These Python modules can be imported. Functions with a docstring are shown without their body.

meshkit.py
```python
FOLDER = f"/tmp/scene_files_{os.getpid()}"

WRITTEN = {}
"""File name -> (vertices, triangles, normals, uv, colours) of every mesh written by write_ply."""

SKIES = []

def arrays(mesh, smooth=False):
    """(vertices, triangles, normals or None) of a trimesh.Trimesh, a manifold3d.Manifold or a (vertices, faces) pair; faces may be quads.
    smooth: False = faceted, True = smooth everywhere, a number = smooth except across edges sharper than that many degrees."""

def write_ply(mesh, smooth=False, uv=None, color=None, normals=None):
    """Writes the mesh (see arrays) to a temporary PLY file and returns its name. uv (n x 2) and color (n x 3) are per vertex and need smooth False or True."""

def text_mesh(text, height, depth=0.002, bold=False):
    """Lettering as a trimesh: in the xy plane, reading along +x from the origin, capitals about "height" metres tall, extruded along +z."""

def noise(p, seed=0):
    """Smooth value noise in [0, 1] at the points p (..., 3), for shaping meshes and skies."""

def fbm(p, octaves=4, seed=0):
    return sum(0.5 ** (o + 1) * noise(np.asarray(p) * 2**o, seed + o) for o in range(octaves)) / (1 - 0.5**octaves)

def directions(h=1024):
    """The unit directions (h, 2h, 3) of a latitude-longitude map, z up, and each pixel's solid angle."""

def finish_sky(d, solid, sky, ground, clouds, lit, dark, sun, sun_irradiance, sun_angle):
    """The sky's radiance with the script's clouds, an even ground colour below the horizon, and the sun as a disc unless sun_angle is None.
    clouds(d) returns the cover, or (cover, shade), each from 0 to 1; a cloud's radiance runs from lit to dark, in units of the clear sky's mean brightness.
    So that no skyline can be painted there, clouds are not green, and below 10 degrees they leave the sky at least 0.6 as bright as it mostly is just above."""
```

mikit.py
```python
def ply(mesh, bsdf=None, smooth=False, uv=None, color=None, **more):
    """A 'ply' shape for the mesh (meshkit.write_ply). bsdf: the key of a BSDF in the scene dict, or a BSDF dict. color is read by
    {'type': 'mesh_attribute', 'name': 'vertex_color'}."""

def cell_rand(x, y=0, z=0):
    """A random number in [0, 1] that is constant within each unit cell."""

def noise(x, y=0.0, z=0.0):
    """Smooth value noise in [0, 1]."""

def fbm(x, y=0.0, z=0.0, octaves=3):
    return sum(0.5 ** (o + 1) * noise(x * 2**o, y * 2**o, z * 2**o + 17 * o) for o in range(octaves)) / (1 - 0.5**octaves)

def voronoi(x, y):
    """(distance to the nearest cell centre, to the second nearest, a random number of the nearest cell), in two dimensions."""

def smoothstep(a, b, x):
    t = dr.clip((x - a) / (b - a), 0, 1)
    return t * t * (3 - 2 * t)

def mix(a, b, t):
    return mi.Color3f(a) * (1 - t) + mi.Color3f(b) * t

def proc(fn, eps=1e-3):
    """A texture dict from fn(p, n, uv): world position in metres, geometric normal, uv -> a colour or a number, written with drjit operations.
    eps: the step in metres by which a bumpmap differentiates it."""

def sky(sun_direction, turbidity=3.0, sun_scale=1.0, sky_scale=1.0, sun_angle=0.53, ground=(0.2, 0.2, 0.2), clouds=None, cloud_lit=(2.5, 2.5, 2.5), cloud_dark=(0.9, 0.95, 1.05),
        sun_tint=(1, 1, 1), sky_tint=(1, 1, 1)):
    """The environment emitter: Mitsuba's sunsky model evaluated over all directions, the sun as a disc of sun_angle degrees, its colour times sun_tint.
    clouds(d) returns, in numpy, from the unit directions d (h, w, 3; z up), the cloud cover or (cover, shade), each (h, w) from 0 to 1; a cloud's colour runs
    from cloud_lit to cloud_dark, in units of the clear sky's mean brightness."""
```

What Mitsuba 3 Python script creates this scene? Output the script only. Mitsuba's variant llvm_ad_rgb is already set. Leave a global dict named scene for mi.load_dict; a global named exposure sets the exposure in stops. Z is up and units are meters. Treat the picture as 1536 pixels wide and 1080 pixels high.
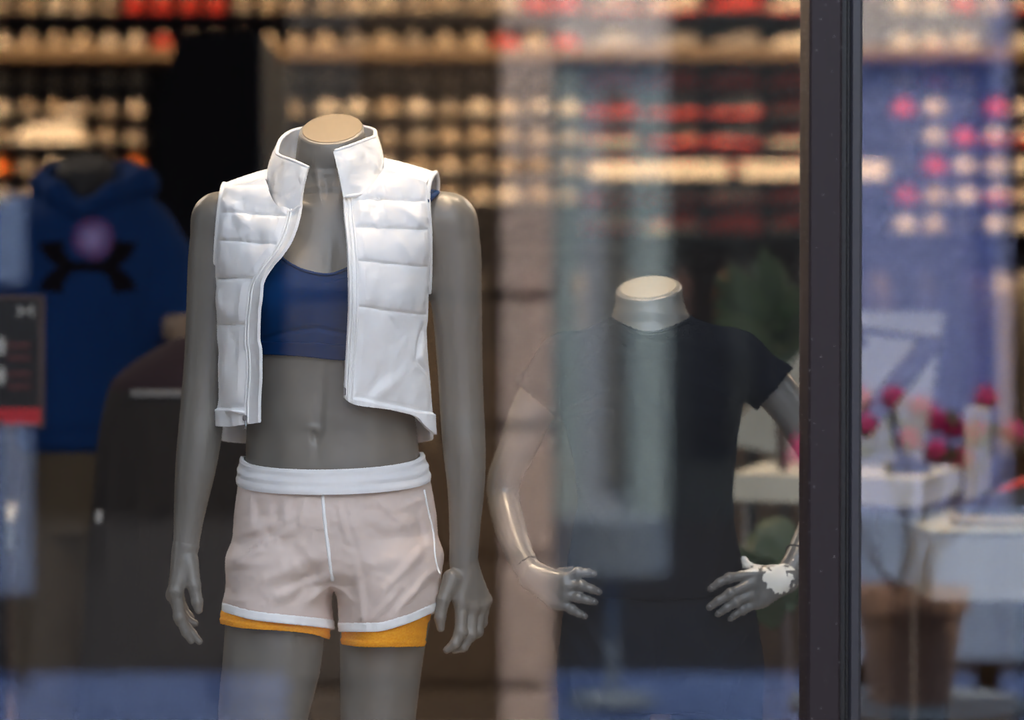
import math, random
import numpy as np
import trimesh
import manifold3d as m3
from scipy.interpolate import PchipInterpolator, CubicSpline
from scipy.ndimage import gaussian_filter
import shapely.geometry as sg
import drjit as dr
import mitsuba as mi
import mikit, meshkit
from mikit import proc, fbm, noise, voronoi, smoothstep, mix, ply

random.seed(7)
rng = np.random.default_rng(7)
T = mi.ScalarTransform4f
scene, labels = {}, {}

# ---------------------------------------------------------------- camera, sky, lamps' strength, exposure
EYE = 1.6                                  # height of the lens above the pavement
FPX = 3600.0                               # focal length in pixels of the 1536 px frame (about 85 mm)
GLASS_Y = 3.30                             # plane of the shop window
FOCUS = 3.50
scene['camera'] = {
    'type': 'thinlens', 'fov': math.degrees(2 * math.atan(768 / FPX)), 'fov_axis': 'x',
    'aperture_radius': 0.0218, 'focus_distance': FOCUS, 'near_clip': 0.05, 'far_clip': 200.0,
    'to_world': T().look_at(origin=[0, 0, EYE], target=[0, 10, EYE], up=[0, 0, 1]),
}
SUN = (0.25, 1.0, 1.3)
scene['sky'] = mikit.sky(SUN, turbidity=3.0, sun_scale=0.58, sky_scale=2.2, ground=(0.2, 0.2, 0.2),
                         clouds=lambda d: 0.75 * np.clip(meshkit.fbm(d * 3.0, 4, 3) * 2.2 - 0.55, 0, 1),
                         cloud_lit=(2.0, 2.0, 2.0), cloud_dark=(1.0, 1.05, 1.15), sky_tint=(1.42, 1.08, 0.78))
LAMP_WALL = 11.5                           # shoe wall strip lights
LAMP_SHOP = 3.0                            # ceiling panels of the shop
LAMP_SPOT = 40.0                          # the window's ceiling spots
exposure = 3.65


# ---------------------------------------------------------------- small tools
def numbered(key):
    if key not in scene and key not in labels and not any(k.startswith(key + '__') for k in scene):
        return key
    i = 1
    while True:
        k = f'{key}_{i:03d}'
        if k not in scene and k not in labels and not any(q.startswith(k + '__') for q in scene):
            return k
        i += 1


def thing(name, label, cat, group=None):
    key = numbered(name)
    labels[key] = {'label': label, 'category': cat}
    if group:
        labels[key]['group'] = group
    return key


COUNT = {}


def part(parent, name, shape, label=None, kind=None):
    base = f'{parent}__{name}'
    n = COUNT.get(base, 0)
    COUNT[base] = n + 1
    key = base if n == 0 else f'{base}_{n:03d}'
    scene[key] = shape
    if label or kind:
        labels[key] = {}
        if label:
            labels[key]['label'] = label
        if kind:
            labels[key]['kind'] = kind
    return key


def struct(name, shape, label):
    scene[name] = shape
    labels[name] = {'label': label, 'kind': 'structure'}
    return name


def single(name, shape, label, cat, group=None):
    key = thing(name, label, cat, group)
    scene[key] = shape
    return key


def P(px, py, D):
    """The point at distance D from the lens plane that the photograph shows at (px, py)."""
    return np.array([(px - 768) / FPX * D, D, EYE - (py - 540) / FPX * D])


def chamfer(c, s, b=0.003):
    """A box of full size s about c with chamfered edges."""
    c, h = np.asarray(c, float), np.asarray(s, float) / 2
    b = min(b, 0.45 * h.min())
    pts = []
    for sx in (-1, 1):
        for sy in (-1, 1):
            for sz in (-1, 1):
                e = np.array([sx, sy, sz])
                for k in range(3):
                    q = h - b
                    q = q.copy()
                    q[k] = h[k]
                    pts.append(c + e * q)
    return trimesh.convex.convex_hull(np.array(pts))


def box3(x0, x1, y0, y1, z0, z1, b=0.003):
    return chamfer([(x0 + x1) / 2, (y0 + y1) / 2, (z0 + z1) / 2], [x1 - x0, y1 - y0, z1 - z0], b)


def cat(*ms):
    return trimesh.util.concatenate([m for g in ms for m in (g if isinstance(g, (list, tuple)) else [g])])


def tube(pts, r, n=10, closed=False):
    pts = np.asarray(pts, float)
    r = np.broadcast_to(np.asarray(r, float), len(pts))
    t = np.gradient(pts, axis=0)
    t /= np.linalg.norm(t, axis=1, keepdims=True) + 1e-12
    a = np.cross(t[0], [0.31, 0.2, 0.93])
    if np.linalg.norm(a) < 1e-3:
        a = np.cross(t[0], [1, 0, 0])
    a /= np.linalg.norm(a)
    V = []
    for i in range(len(pts)):
        a = a - t[i] * (a @ t[i])
        a /= np.linalg.norm(a) + 1e-12
        b = np.cross(t[i], a)
        ang = np.arange(n) * 2 * np.pi / n
        V.append(pts[i] + r[i] * (np.cos(ang)[:, None] * a + np.sin(ang)[:, None] * b))
    V = np.vstack(V + [pts[:1], pts[-1:]])
    F = []
    m = len(pts)
    for i in range(m - 1):
        for j in range(n):
            k = (j + 1) % n
            F += [[i * n + j, i * n + k, (i + 1) * n + k], [i * n + j, (i + 1) * n + k, (i + 1) * n + j]]
    for j in range(n):
        k = (j + 1) % n
        F += [[m * n, k, j], [m * n + 1, (m - 1) * n + j, (m - 1) * n + k]]
    return trimesh.Trimesh(V, F, process=False)


def curve(pts, n=40, smooth=True):
    pts = np.asarray(pts, float)
    s = np.r_[0, np.cumsum(np.linalg.norm(np.diff(pts, axis=0), axis=1))]
    s /= s[-1]
    q = np.linspace(0, 1, n)
    return PchipInterpolator(s, pts, axis=0)(q) if smooth and len(pts) > 2 else np.stack([np.interp(q, s, pts[:, k]) for k in range(pts.shape[1])], 1)


def lathe(profile, n=32, c=(0, 0, 0)):
    p = np.asarray(profile, float)
    a = np.arange(n) * 2 * np.pi / n
    V = np.stack([p[:, 0][:, None] * np.cos(a), p[:, 0][:, None] * np.sin(a), np.repeat(p[:, 1][:, None], n, 1)], -1).reshape(-1, 3) + np.array(c)
    F = []
    for i in range(len(p) - 1):
        for j in range(n):
            k = (j + 1) % n
            F += [[i * n + j, i * n + k, (i + 1) * n + k], [i * n + j, (i + 1) * n + k, (i + 1) * n + j]]
    return trimesh.Trimesh(V, F, process=False)


def extrude_poly(pts2, place, depth):
    """A polygon of 2-D points made solid; place maps (u, v, depth) to the world."""
    m = trimesh.creation.extrude_polygon(sg.Polygon(pts2), 1.0, engine='earcut')
    V = np.array([place(u, v, d * depth) for u, v, d in m.vertices])
    return trimesh.Trimesh(V, m.faces, process=False)


# ---- surfaces between four curves, made solid
def coons(top, bottom, left, right, nu, nv):
    t, b, l, r = curve(top, nu), curve(bottom, nu), curve(left, nv), curve(right, nv)
    u, v = np.linspace(0, 1, nu)[None, :, None], np.linspace(0, 1, nv)[:, None, None]
    S = (1 - v) * t[None] + v * b[None] + (1 - u) * l[:, None] + u * r[:, None]
    S -= (1 - u) * (1 - v) * t[0] + u * (1 - v) * t[-1] + (1 - u) * v * b[0] + u * v * b[-1]
    return S


def grid_normals(G):
    du, dv = np.gradient(G, axis=1), np.gradient(G, axis=0)
    n = np.cross(du, dv)
    return n / (np.linalg.norm(n, axis=-1, keepdims=True) + 1e-12)


def solid_grid(G, thick, out=None, wrap=False):
    """A sheet (nv, nu, 3) given a thickness behind it. out: a point, or a direction function, that its normals face away from / along."""
    n = grid_normals(G)
    if out is not None:
        if ((G - np.asarray(out)) * n).sum() < 0:
            n = -n
            G, n = G[:, ::-1], n[:, ::-1]
            # after the flip the cross product points the other way round
    nv, nu = G.shape[:2]
    V = np.vstack([G.reshape(-1, 3), (G - n * thick).reshape(-1, 3)])
    i = np.arange(nv * nu).reshape(nv, nu)
    q = np.stack([i[:-1, :-1], i[:-1, 1:], i[1:, 1:], i[1:, :-1]], -1).reshape(-1, 4)
    N = nv * nu
    F = [q, q[:, ::-1] + N]
    edges = [i[0], i[-1][::-1], i[:, 0][::-1], i[:, -1]]
    if wrap:
        edges = edges[:2]
    for e in edges:
        F.append(np.stack([e[1:], e[:-1], e[:-1] + N, e[1:] + N], -1))
    F = np.vstack(F)
    F = np.vstack([F[:, [0, 1, 2]], F[:, [0, 2, 3]]])
    m = trimesh.Trimesh(V, F, process=False)
    m.fix_normals() if False else None
    return m


# ---- implicit bodies on a grid
class Field:
    def __init__(self, lo, hi, h):
        self.lo, self.h = np.asarray(lo, float), h
        n = np.ceil((np.asarray(hi) - self.lo) / h).astype(int) + 1
        self.ax = [self.lo[k] + h * np.arange(n[k]) for k in range(3)]
        self.F = np.full(n, 1.0, np.float32)

    def xyz(self, sl=(slice(None),) * 3):
        x, y, z = (a[s].astype(np.float32) for a, s in zip(self.ax, sl))
        return x[:, None, None], y[None, :, None], z[None, None, :]

    def sub(self, lo, hi):
        return tuple(slice(max(0, int(np.searchsorted(a, l)) - 1), int(np.searchsorted(a, u)) + 1) for a, l, u in zip(self.ax, lo, hi))

    def union(self, d, k=0.0, sl=(slice(None),) * 3):
        G = self.F[sl]
        if k <= 0:
            self.F[sl] = np.minimum(G, d)
        else:
            q = np.maximum(k - np.abs(G - d), 0) / k
            self.F[sl] = np.minimum(G, d) - q * q * k * 0.25

    def chain(self, pts, rad, k=0.0):
        for a, b, ra, rb in zip(pts[:-1], pts[1:], rad[:-1], rad[1:]):
            self.bone(a, b, ra, rb, k)

    def limb(self, pts, rad, k=0.0, n=26):
        """A smooth tapering limb through the joints, joined to the rest with a fillet k."""
        pts, rad = np.asarray(pts, float), np.asarray(rad, float)
        s_ = np.r_[0, np.cumsum(np.linalg.norm(np.diff(pts, axis=0), axis=1))]
        q_ = np.linspace(0, s_[-1], n)
        pts, rad = PchipInterpolator(s_, pts, axis=0)(q_), gaussian_filter(PchipInterpolator(s_, rad)(q_), 1.2, mode='nearest')
        m = rad.max() + k + 2 * self.h
        sl = self.sub(pts.min(0) - m, pts.max(0) + m)
        g = Field([self.ax[i][sl[i]][0] for i in range(3)], [self.ax[i][sl[i]][-1] - self.h * .5 for i in range(3)], self.h)
        g.F = np.full(self.F[sl].shape, 1.0, np.float32)
        g.ax = [self.ax[i][sl[i]] for i in range(3)]
        g.chain(pts, rad, 0.0)
        self.union(g.F, k, sl)

    def bone(self, a, b, ra, rb, k=0.0, flat=None):
        a, b = np.asarray(a, np.float32), np.asarray(b, np.float32)
        m = max(ra, rb) + k + 2 * self.h
        sl = self.sub(np.minimum(a, b) - m, np.maximum(a, b) + m)
        x, y, z = self.xyz(sl)
        ab = b - a
        t = np.clip(((x - a[0]) * ab[0] + (y - a[1]) * ab[1] + (z - a[2]) * ab[2]) / (ab @ ab + 1e-12), 0, 1)
        d = np.sqrt((x - a[0] - t * ab[0]) ** 2 + (y - a[1] - t * ab[1]) ** 2 + (z - a[2] - t * ab[2]) ** 2) - (ra + (rb - ra) * t)
        self.union(d, k, sl)

    def blob(self, c, r, k=0.0):
        c, r = np.asarray(c, np.float32), np.broadcast_to(np.asarray(r, np.float32), 3)
        sl = self.sub(c - r - k - 2 * self.h, c + r + k + 2 * self.h)
        x, y, z = self.xyz(sl)
        self.union(ellip(x - c[0], y - c[1], z - c[2], r[0], r[1], r[2]), k, sl)

    def mesh(self, smooth=2):
        return nets(self.F, self.lo, self.h, smooth)


def ellip(x, y, z, a, b, c):
    k0 = np.sqrt((x / a) ** 2 + (y / b) ** 2 + (z / c) ** 2)
    k1 = np.sqrt((x / a ** 2) ** 2 + (y / b ** 2) ** 2 + (z / c ** 2) ** 2)
    return k0 * (k0 - 1) / np.maximum(k1, 1e-4)


def nets(F, lo, h, smooth=2):
    neg = F < 0
    n = np.array(F.shape)
    corners = [(i, j, k) for i in (0, 1) for j in (0, 1) for k in (0, 1)]
    s = np.zeros(n - 1, np.int8)
    for c in corners:
        s += neg[c[0]:n[0] - 1 + c[0], c[1]:n[1] - 1 + c[1], c[2]:n[2] - 1 + c[2]]
    act = np.argwhere((s > 0) & (s < 8))
    idx = np.full(n - 1, -1, np.int64)
    idx[tuple(act.T)] = np.arange(len(act))
    acc, cnt = np.zeros((len(act), 3)), np.zeros(len(act))
    val = {c: F[tuple((act + c).T)] for c in corners}
    for c in corners:
        for k in range(3):
            if c[k] == 0:
                e = list(c)
                e[k] = 1
                f0, f1 = val[c], val[tuple(e)]
                cr = (f0 < 0) != (f1 < 0)
                t = f0[cr] / (f0[cr] - f1[cr])
                p = np.tile(np.array(c, float), (cr.sum(), 1))
                p[:, k] = t
                acc[cr] += p
                cnt[cr] += 1
    V = lo + h * (act + acc / cnt[:, None])
    Q = []
    for k in range(3):
        a, b = (k + 1) % 3, (k + 2) % 3
        s0, s1 = [slice(None)] * 3, [slice(None)] * 3
        s0[k], s1[k] = slice(0, n[k] - 1), slice(1, n[k])
        for q in (a, b):
            s0[q] = s1[q] = slice(1, n[q] - 1)
        x0, x1 = neg[tuple(s0)], neg[tuple(s1)]
        e = np.argwhere(x0 != x1)
        inside = x0[tuple(e.T)]
        off = np.zeros(3, int)
        off[[a, b]] = 1
        e = e + off
        u, v = np.eye(3, dtype=int)[a], np.eye(3, dtype=int)[b]
        q = np.stack([idx[tuple((e - u - v).T)], idx[tuple((e - v).T)], idx[tuple(e.T)], idx[tuple((e - u).T)]], 1)
        q[~inside] = q[~inside][:, ::-1]
        Q.append(q)
    Q = np.vstack(Q)
    m = trimesh.Trimesh(V, np.vstack([Q[:, [0, 1, 2]], Q[:, [0, 2, 3]]]), process=False)
    if smooth:
        from scipy.sparse import coo_matrix, diags
        f = m.faces
        a = np.r_[f[:, 0], f[:, 1], f[:, 2]]
        b = np.r_[f[:, 1], f[:, 2], f[:, 0]]
        W = coo_matrix((np.ones(len(a)), (a, b)), (len(V), len(V))).tocsr()
        W = ((W + W.T) > 0).astype(float)
        W = diags(1 / np.maximum(np.asarray(W.sum(1)).ravel(), 1)) @ W
        for _ in range(smooth):
            V = V + 0.5 * (W @ V - V)
            V = V - 0.52 * (W @ V - V)
        m = trimesh.Trimesh(V, f, process=False)
    return m


class Fig:
    """A figure standing at distance D: its measures are read off in photo pixels and millimetres of depth w towards the street."""

    def __init__(self, D):
        self.D, self.m = D, D / FPX

    def p(self, px, py, w=0.0):
        return P(px, py, self.D - w / 1000.0)

    def pts(self, rows):
        return np.array([self.p(*r[:3]) for r in rows])

    def rad(self, rows):
        return [r[3] * self.m for r in rows]

    def grid(self, S, W):
        """(nv, nu, 2) photo positions and depths (nv, nu) as points."""
        d = self.D - W / 1000.0
        return np.stack([(S[..., 0] - 768) / FPX * d, d, EYE - (S[..., 1] - 540) / FPX * d], -1)

    def back(self, V):
        """Photo position of points."""
        return 768 + V[:, 0] / V[:, 1] * FPX, 540 - (V[:, 2] - EYE) / V[:, 1] * FPX

    def loft(self, field, rows, k=0.0):
        """rows: (py, left px, right px, front mm, back mm), from top to bottom."""
        R = np.array(rows, float)
        z = EYE - (R[:, 0] - 540) * self.m
        o = np.argsort(z)
        z = z[o]
        f = [PchipInterpolator(z, q[o]) for q in (((R[:, 1] + R[:, 2]) / 2 - 768) * self.m, (R[:, 2] - R[:, 1]) / 2 * self.m, R[:, 3] / 1000, -R[:, 4] / 1000)]
        sl = field.sub([-9, -9, z[0] - 0.03], [9, 9, z[-1] + 0.03])
        x, y, zz = field.xyz(sl)
        zc = np.clip(zz, z[0], z[-1])
        cx, a, bf, bb = (g(zc).astype(np.float32) for g in f)
        mid = (bf - bb) / 2
        cy = self.D - mid
        b = (bf + bb) / 2
        dx, dy = x - cx, y - cy
        k0 = np.sqrt((dx / a) ** 2 + (dy / b) ** 2)
        k1 = np.sqrt((dx / a ** 2) ** 2 + (dy / b ** 2) ** 2)
        d = k0 * (k0 - 1) / np.maximum(k1, 1e-3)
        d = np.maximum(d, np.maximum(zz - z[-1], z[0] - zz))
        field.union(d, k, sl)


def push(mesh, amount):
    """Moves the vertices along their normals."""
    mesh.vertices = mesh.vertices + np.array(mesh.vertex_normals) * amount[:, None]
    return mesh


def creases(px, py, lines):
    """Sum of soft ridges along lines (x0, y0, x1, y1, height mm, width px)."""
    out = np.zeros_like(px)
    for x0, y0, x1, y1, hgt, wid in lines:
        ax, ay = x1 - x0, y1 - y0
        t = np.clip(((px - x0) * ax + (py - y0) * ay) / (ax * ax + ay * ay), 0, 1)
        d = np.hypot(px - x0 - t * ax, py - y0 - t * ay)
        fade = np.sin(np.pi * np.clip(t * 0.9 + 0.05, 0, 1)) ** 0.7
        out += hgt * 1e-3 * np.exp(-(d / wid) ** 2) * fade
    return out


# ---------------------------------------------------------------- materials
def principled(c, rough=0.5, spec=0.5, metal=0.0, **k):
    tex = c if isinstance(c, dict) else {'type': 'rgb', 'value': list(c)}
    return {'type': 'twosided', 'bsdf': {'type': 'principled', 'base_color': tex, 'roughness': rough, 'specular': spec, 'metallic': metal, **k}}


def bumped(b, fn, scale=1.0, eps=5e-4):
    inner = b['bsdf'] if b.get('type') == 'twosided' else b
    return {'type': 'twosided', 'bsdf': {'type': 'bumpmap', 'tex': proc(fn, eps), 'scale': scale, 'bsdf': inner}}


def mat(name, b):
    scene['mat_' + name] = b
    return 'mat_' + name


def lerp3(a, b, t):
    return mix(mi.Color3f(*a), mi.Color3f(*b), t)


M = {}
M['mannequin'] = mat('mannequin', principled(proc(lambda p, n, uv: lerp3((0.142, 0.130, 0.112), (0.164, 0.150, 0.130), fbm(p.x * 9, p.y * 9, p.z * 9))), 0.36, 0.5))
M['mannequin_pale'] = mat('mannequin_pale', principled(proc(lambda p, n, uv: lerp3((0.125, 0.12, 0.11), (0.15, 0.143, 0.132), fbm(p.x * 9, p.y * 9, p.z * 9))), 0.24, 0.6))
M['neck_cap'] = mat('neck_cap', principled((0.22, 0.155, 0.085), 0.5))
M['neck_cap_pale'] = mat('neck_cap_pale', principled((0.24, 0.22, 0.18), 0.5))
M['mannequin_dark'] = mat('mannequin_dark', principled((0.02, 0.019, 0.02), 0.7, 0.2))
M['nail'] = mat('nail', principled((0.075, 0.071, 0.066), 0.2, 0.6))
M['joint'] = mat('joint', principled((0.03, 0.03, 0.032), 0.5))
M['white_cloth'] = mat('white_cloth', bumped(principled((0.84, 0.835, 0.82), 0.55, 0.35, sheen=0.3), lambda p, n, uv: fbm(p.x * 60, p.y * 60, p.z * 45, 3) * 0.0040 + fbm(p.x * 14 + 3, p.y * 14, p.z * 10, 2) * 0.009))
M['white_trim'] = mat('white_trim', principled((0.86, 0.85, 0.83), 0.5, 0.3))
M['white_knit'] = mat('white_knit', bumped(principled((0.72, 0.71, 0.70), 0.65, 0.2), lambda p, n, uv: fbm(p.x * 20, p.y * 20, p.z * 110, 2) * 0.003))
M['shell_cloth'] = mat('shell_cloth', bumped(principled((0.64, 0.53, 0.47), 0.6, 0.25), lambda p, n, uv: fbm(p.x * 45, p.y * 30, p.z * 60, 3) * 0.0022 + fbm(p.x * 16 + p.z * 12, p.y * 10, p.z * 22, 2) * 0.005))
M['orange_cloth'] = mat('orange_cloth', principled(proc(lambda p, n, uv: lerp3((0.86, 0.27, 0.004), (0.98, 0.46, 0.03), fbm(p.x * 420, p.y * 420, p.z * 420, 2))), 0.75, 0.2))
M['bra_cloth'] = mat('bra_cloth', principled((0.0005, 0.028, 0.105), 0.7, 0.08))
M['bra_trim'] = mat('bra_trim', principled((0.0005, 0.023, 0.09), 0.7, 0.08))
M['metal_dark'] = mat('metal_dark', principled((0.25, 0.25, 0.25), 0.35, 0.5, 1.0))
M['navy_cloth'] = mat('navy_cloth', bumped({'type': 'diffuse', 'reflectance': {'type': 'rgb', 'value': [0.004, 0.006, 0.011]}}, lambda p, n, uv: fbm(p.x * 30, p.y * 30, p.z * 40, 3) * 0.003))
M['trouser_cloth'] = mat('trouser_cloth', bumped({'type': 'diffuse', 'reflectance': {'type': 'rgb', 'value': [0.006, 0.010, 0.018]}}, lambda p, n, uv: fbm(p.x * 18, p.y * 18, p.z * 30, 3) * 0.006))
M['hoodie_cloth'] = mat('hoodie_cloth', principled((0.002, 0.020, 0.085), 0.9, 0.08))
M['hoodie_print'] = mat('hoodie_print', principled((0.003, 0.002, 0.003), 0.9, 0.03))
M['plum_cloth'] = mat('plum_cloth', principled((0.022, 0.014, 0.018), 0.85, 0.1))
M['coat_cloth'] = mat('coat_cloth', principled((0.020, 0.018, 0.018), 0.9, 0.1))
M['khaki_cloth'] = mat('khaki_cloth', principled((0.06, 0.045, 0.03), 0.9, 0.1))
M['black'] = mat('black', principled((0.0025, 0.0028, 0.0045), 0.9, 0.04))
M['black_lit_side'] = mat('black_lit_side', principled((0.018, 0.030, 0.042), 0.6, 0.15))  # column black with the light on its side coloured in
M['aluminium'] = mat('aluminium', principled(proc(lambda p, n, uv: lerp3((0.022, 0.0145, 0.0175), (0.026, 0.0175, 0.021), fbm(p.x * 6, p.y * 40, p.z * 3)) + mi.Color3f(0.16) * smoothstep(0.905, 0.93, noise(p.x * 330, p.y * 330, p.z * 210))), 0.55, 0.3, 0.1))
M['bead'] = mat('bead', principled((0.030, 0.029, 0.036), 0.4, 0.5))
M['gasket'] = mat('gasket', principled((0.006, 0.006, 0.007), 0.5))
M['stripe_grey'] = mat('stripe_grey', principled((0.13, 0.13, 0.135), 0.8, 0.1))
M['tan_warm_lit'] = mat('tan_warm_lit', principled((0.19, 0.13, 0.09), 0.6))  # mannequin hand, with warm light coloured into it
M['wood'] = mat('wood', principled(proc(lambda p, n, uv: lerp3((0.082, 0.044, 0.014), (0.108, 0.061, 0.020), fbm(p.x * 2, p.y * 40, p.z * 60))), 0.5))
M['wall_dark'] = mat('wall_dark', principled((0.024, 0.017, 0.012), 0.9, 0.1))
M['wall_paint'] = mat('wall_paint', principled((0.10, 0.09, 0.085), 0.9, 0.1))
M['floor_shop'] = mat('floor_shop', principled(proc(lambda p, n, uv: lerp3((0.07, 0.055, 0.045), (0.10, 0.08, 0.065), fbm(p.x * 2, p.y * 30, 0))), 0.5))
M['ceiling'] = mat('ceiling', principled((0.25, 0.25, 0.25), 0.9, 0.1))
M['table_grey'] = mat('table_grey', principled((0.40, 0.40, 0.38), 0.6))
M['trough'] = mat('trough', principled((0.36, 0.52, 0.86), 0.7, 0.2))
M['board_blue'] = mat('board_blue', principled((0.22, 0.33, 0.58), 0.6))
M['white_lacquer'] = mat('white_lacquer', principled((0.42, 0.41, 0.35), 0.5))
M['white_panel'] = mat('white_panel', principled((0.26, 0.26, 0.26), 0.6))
M['grey_table'] = mat('grey_table', principled((0.30, 0.28, 0.26), 0.5))
M['leaf'] = mat('leaf', principled((0.022, 0.045, 0.016), 0.45, 0.4))
M['shoe_white'] = mat('shoe_white', principled((0.66, 0.58, 0.47), 0.6))
M['shoe_beige'] = mat('shoe_beige', principled((0.46, 0.36, 0.25), 0.7))
M['shoe_grey'] = mat('shoe_grey', principled((0.22, 0.19, 0.16), 0.7))
M['shoe_black'] = mat('shoe_black', principled((0.02, 0.02, 0.022), 0.6))
M['shoe_red'] = mat('shoe_red', principled((0.55, 0.035, 0.02), 0.55))
M['shoe_orange'] = mat('shoe_orange', principled((0.95, 0.26, 0.05), 0.5))
M['sign_black'] = mat('sign_black', principled((0.006, 0.007, 0.010), 0.4))
M['sign_frame'] = mat('sign_frame', principled((0.06, 0.04, 0.04), 0.5))
M['sign_red'] = mat('sign_red', principled((0.40, 0.01, 0.02), 0.5))
M['sign_dull_red'] = mat('sign_dull_red', principled((0.06, 0.01, 0.014), 0.5))
M['sign_white'] = mat('sign_white', principled((0.32, 0.32, 0.32), 0.5))
M['stone_brown_shaded'] = mat('stone_brown_shaded', principled(proc(lambda p, n, uv: lerp3((0.055, 0.037, 0.025), (0.078, 0.053, 0.036), fbm(p.x * 3, p.y * 3, p.z * 3))), 0.8))  # brown darkened to stand for the shaded face of the pier
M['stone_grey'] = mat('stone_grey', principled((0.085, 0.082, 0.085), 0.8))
M['stone_pink_sunlit'] = mat('stone_pink_sunlit', principled(proc(lambda p, n, uv: lerp3((0.62, 0.51, 0.50), (0.70, 0.59, 0.57), fbm(p.x * 3, p.y * 3, p.z * 3))), 0.8))  # pale pink stands for the sunlit face of the pier
M['blocker_dark'] = mat('blocker_dark', principled((0.05, 0.045, 0.042), 0.8, 0.1))  # dark tone of the added light-blocking walls
M['cladding_grey'] = mat('cladding_grey', principled((0.05, 0.06, 0.07), 0.8, 0.1))
M['panel_grey'] = mat('panel_grey', principled((0.20, 0.215, 0.225), 0.8, 0.1))
M['window_grey'] = mat('window_grey', principled((0.022, 0.025, 0.032), 0.7, 0.1))
M['joint_dark'] = mat('joint_dark', principled((0.035, 0.03, 0.03), 0.9))
M['render_lavender'] = mat('render_lavender', principled((0.30, 0.38, 0.80), 0.8))
M['render_blue'] = mat('render_blue', principled((0.42, 0.50, 0.62), 0.6))
M['render_paleblue'] = mat('render_paleblue', principled((0.36, 0.48, 0.54), 0.6))
M['cladding_dark'] = mat('cladding_dark', principled((0.003, 0.003, 0.004), 0.9, 0.02))
M['cornice'] = mat('cornice', principled((0.90, 0.84, 0.85), 0.8))
M['asphalt'] = mat('asphalt', principled(proc(lambda p, n, uv: lerp3((0.018, 0.019, 0.022), (0.03, 0.031, 0.035), fbm(p.x * 30, p.y * 30, 0))), 0.95, 0.0))
M['lane_blue'] = mat('lane_blue', principled(proc(lambda p, n, uv: lerp3((0.075, 0.12, 0.28), (0.095, 0.15, 0.33), fbm(p.x * 5, p.y * 5, 0))), 0.9, 0.0))
M['paving'] = mat('paving', principled(proc(lambda p, n, uv: lerp3((0.16, 0.155, 0.15), (0.21, 0.205, 0.20), fbm(p.x * 8, p.y * 8, 0))), 0.85))
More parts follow.
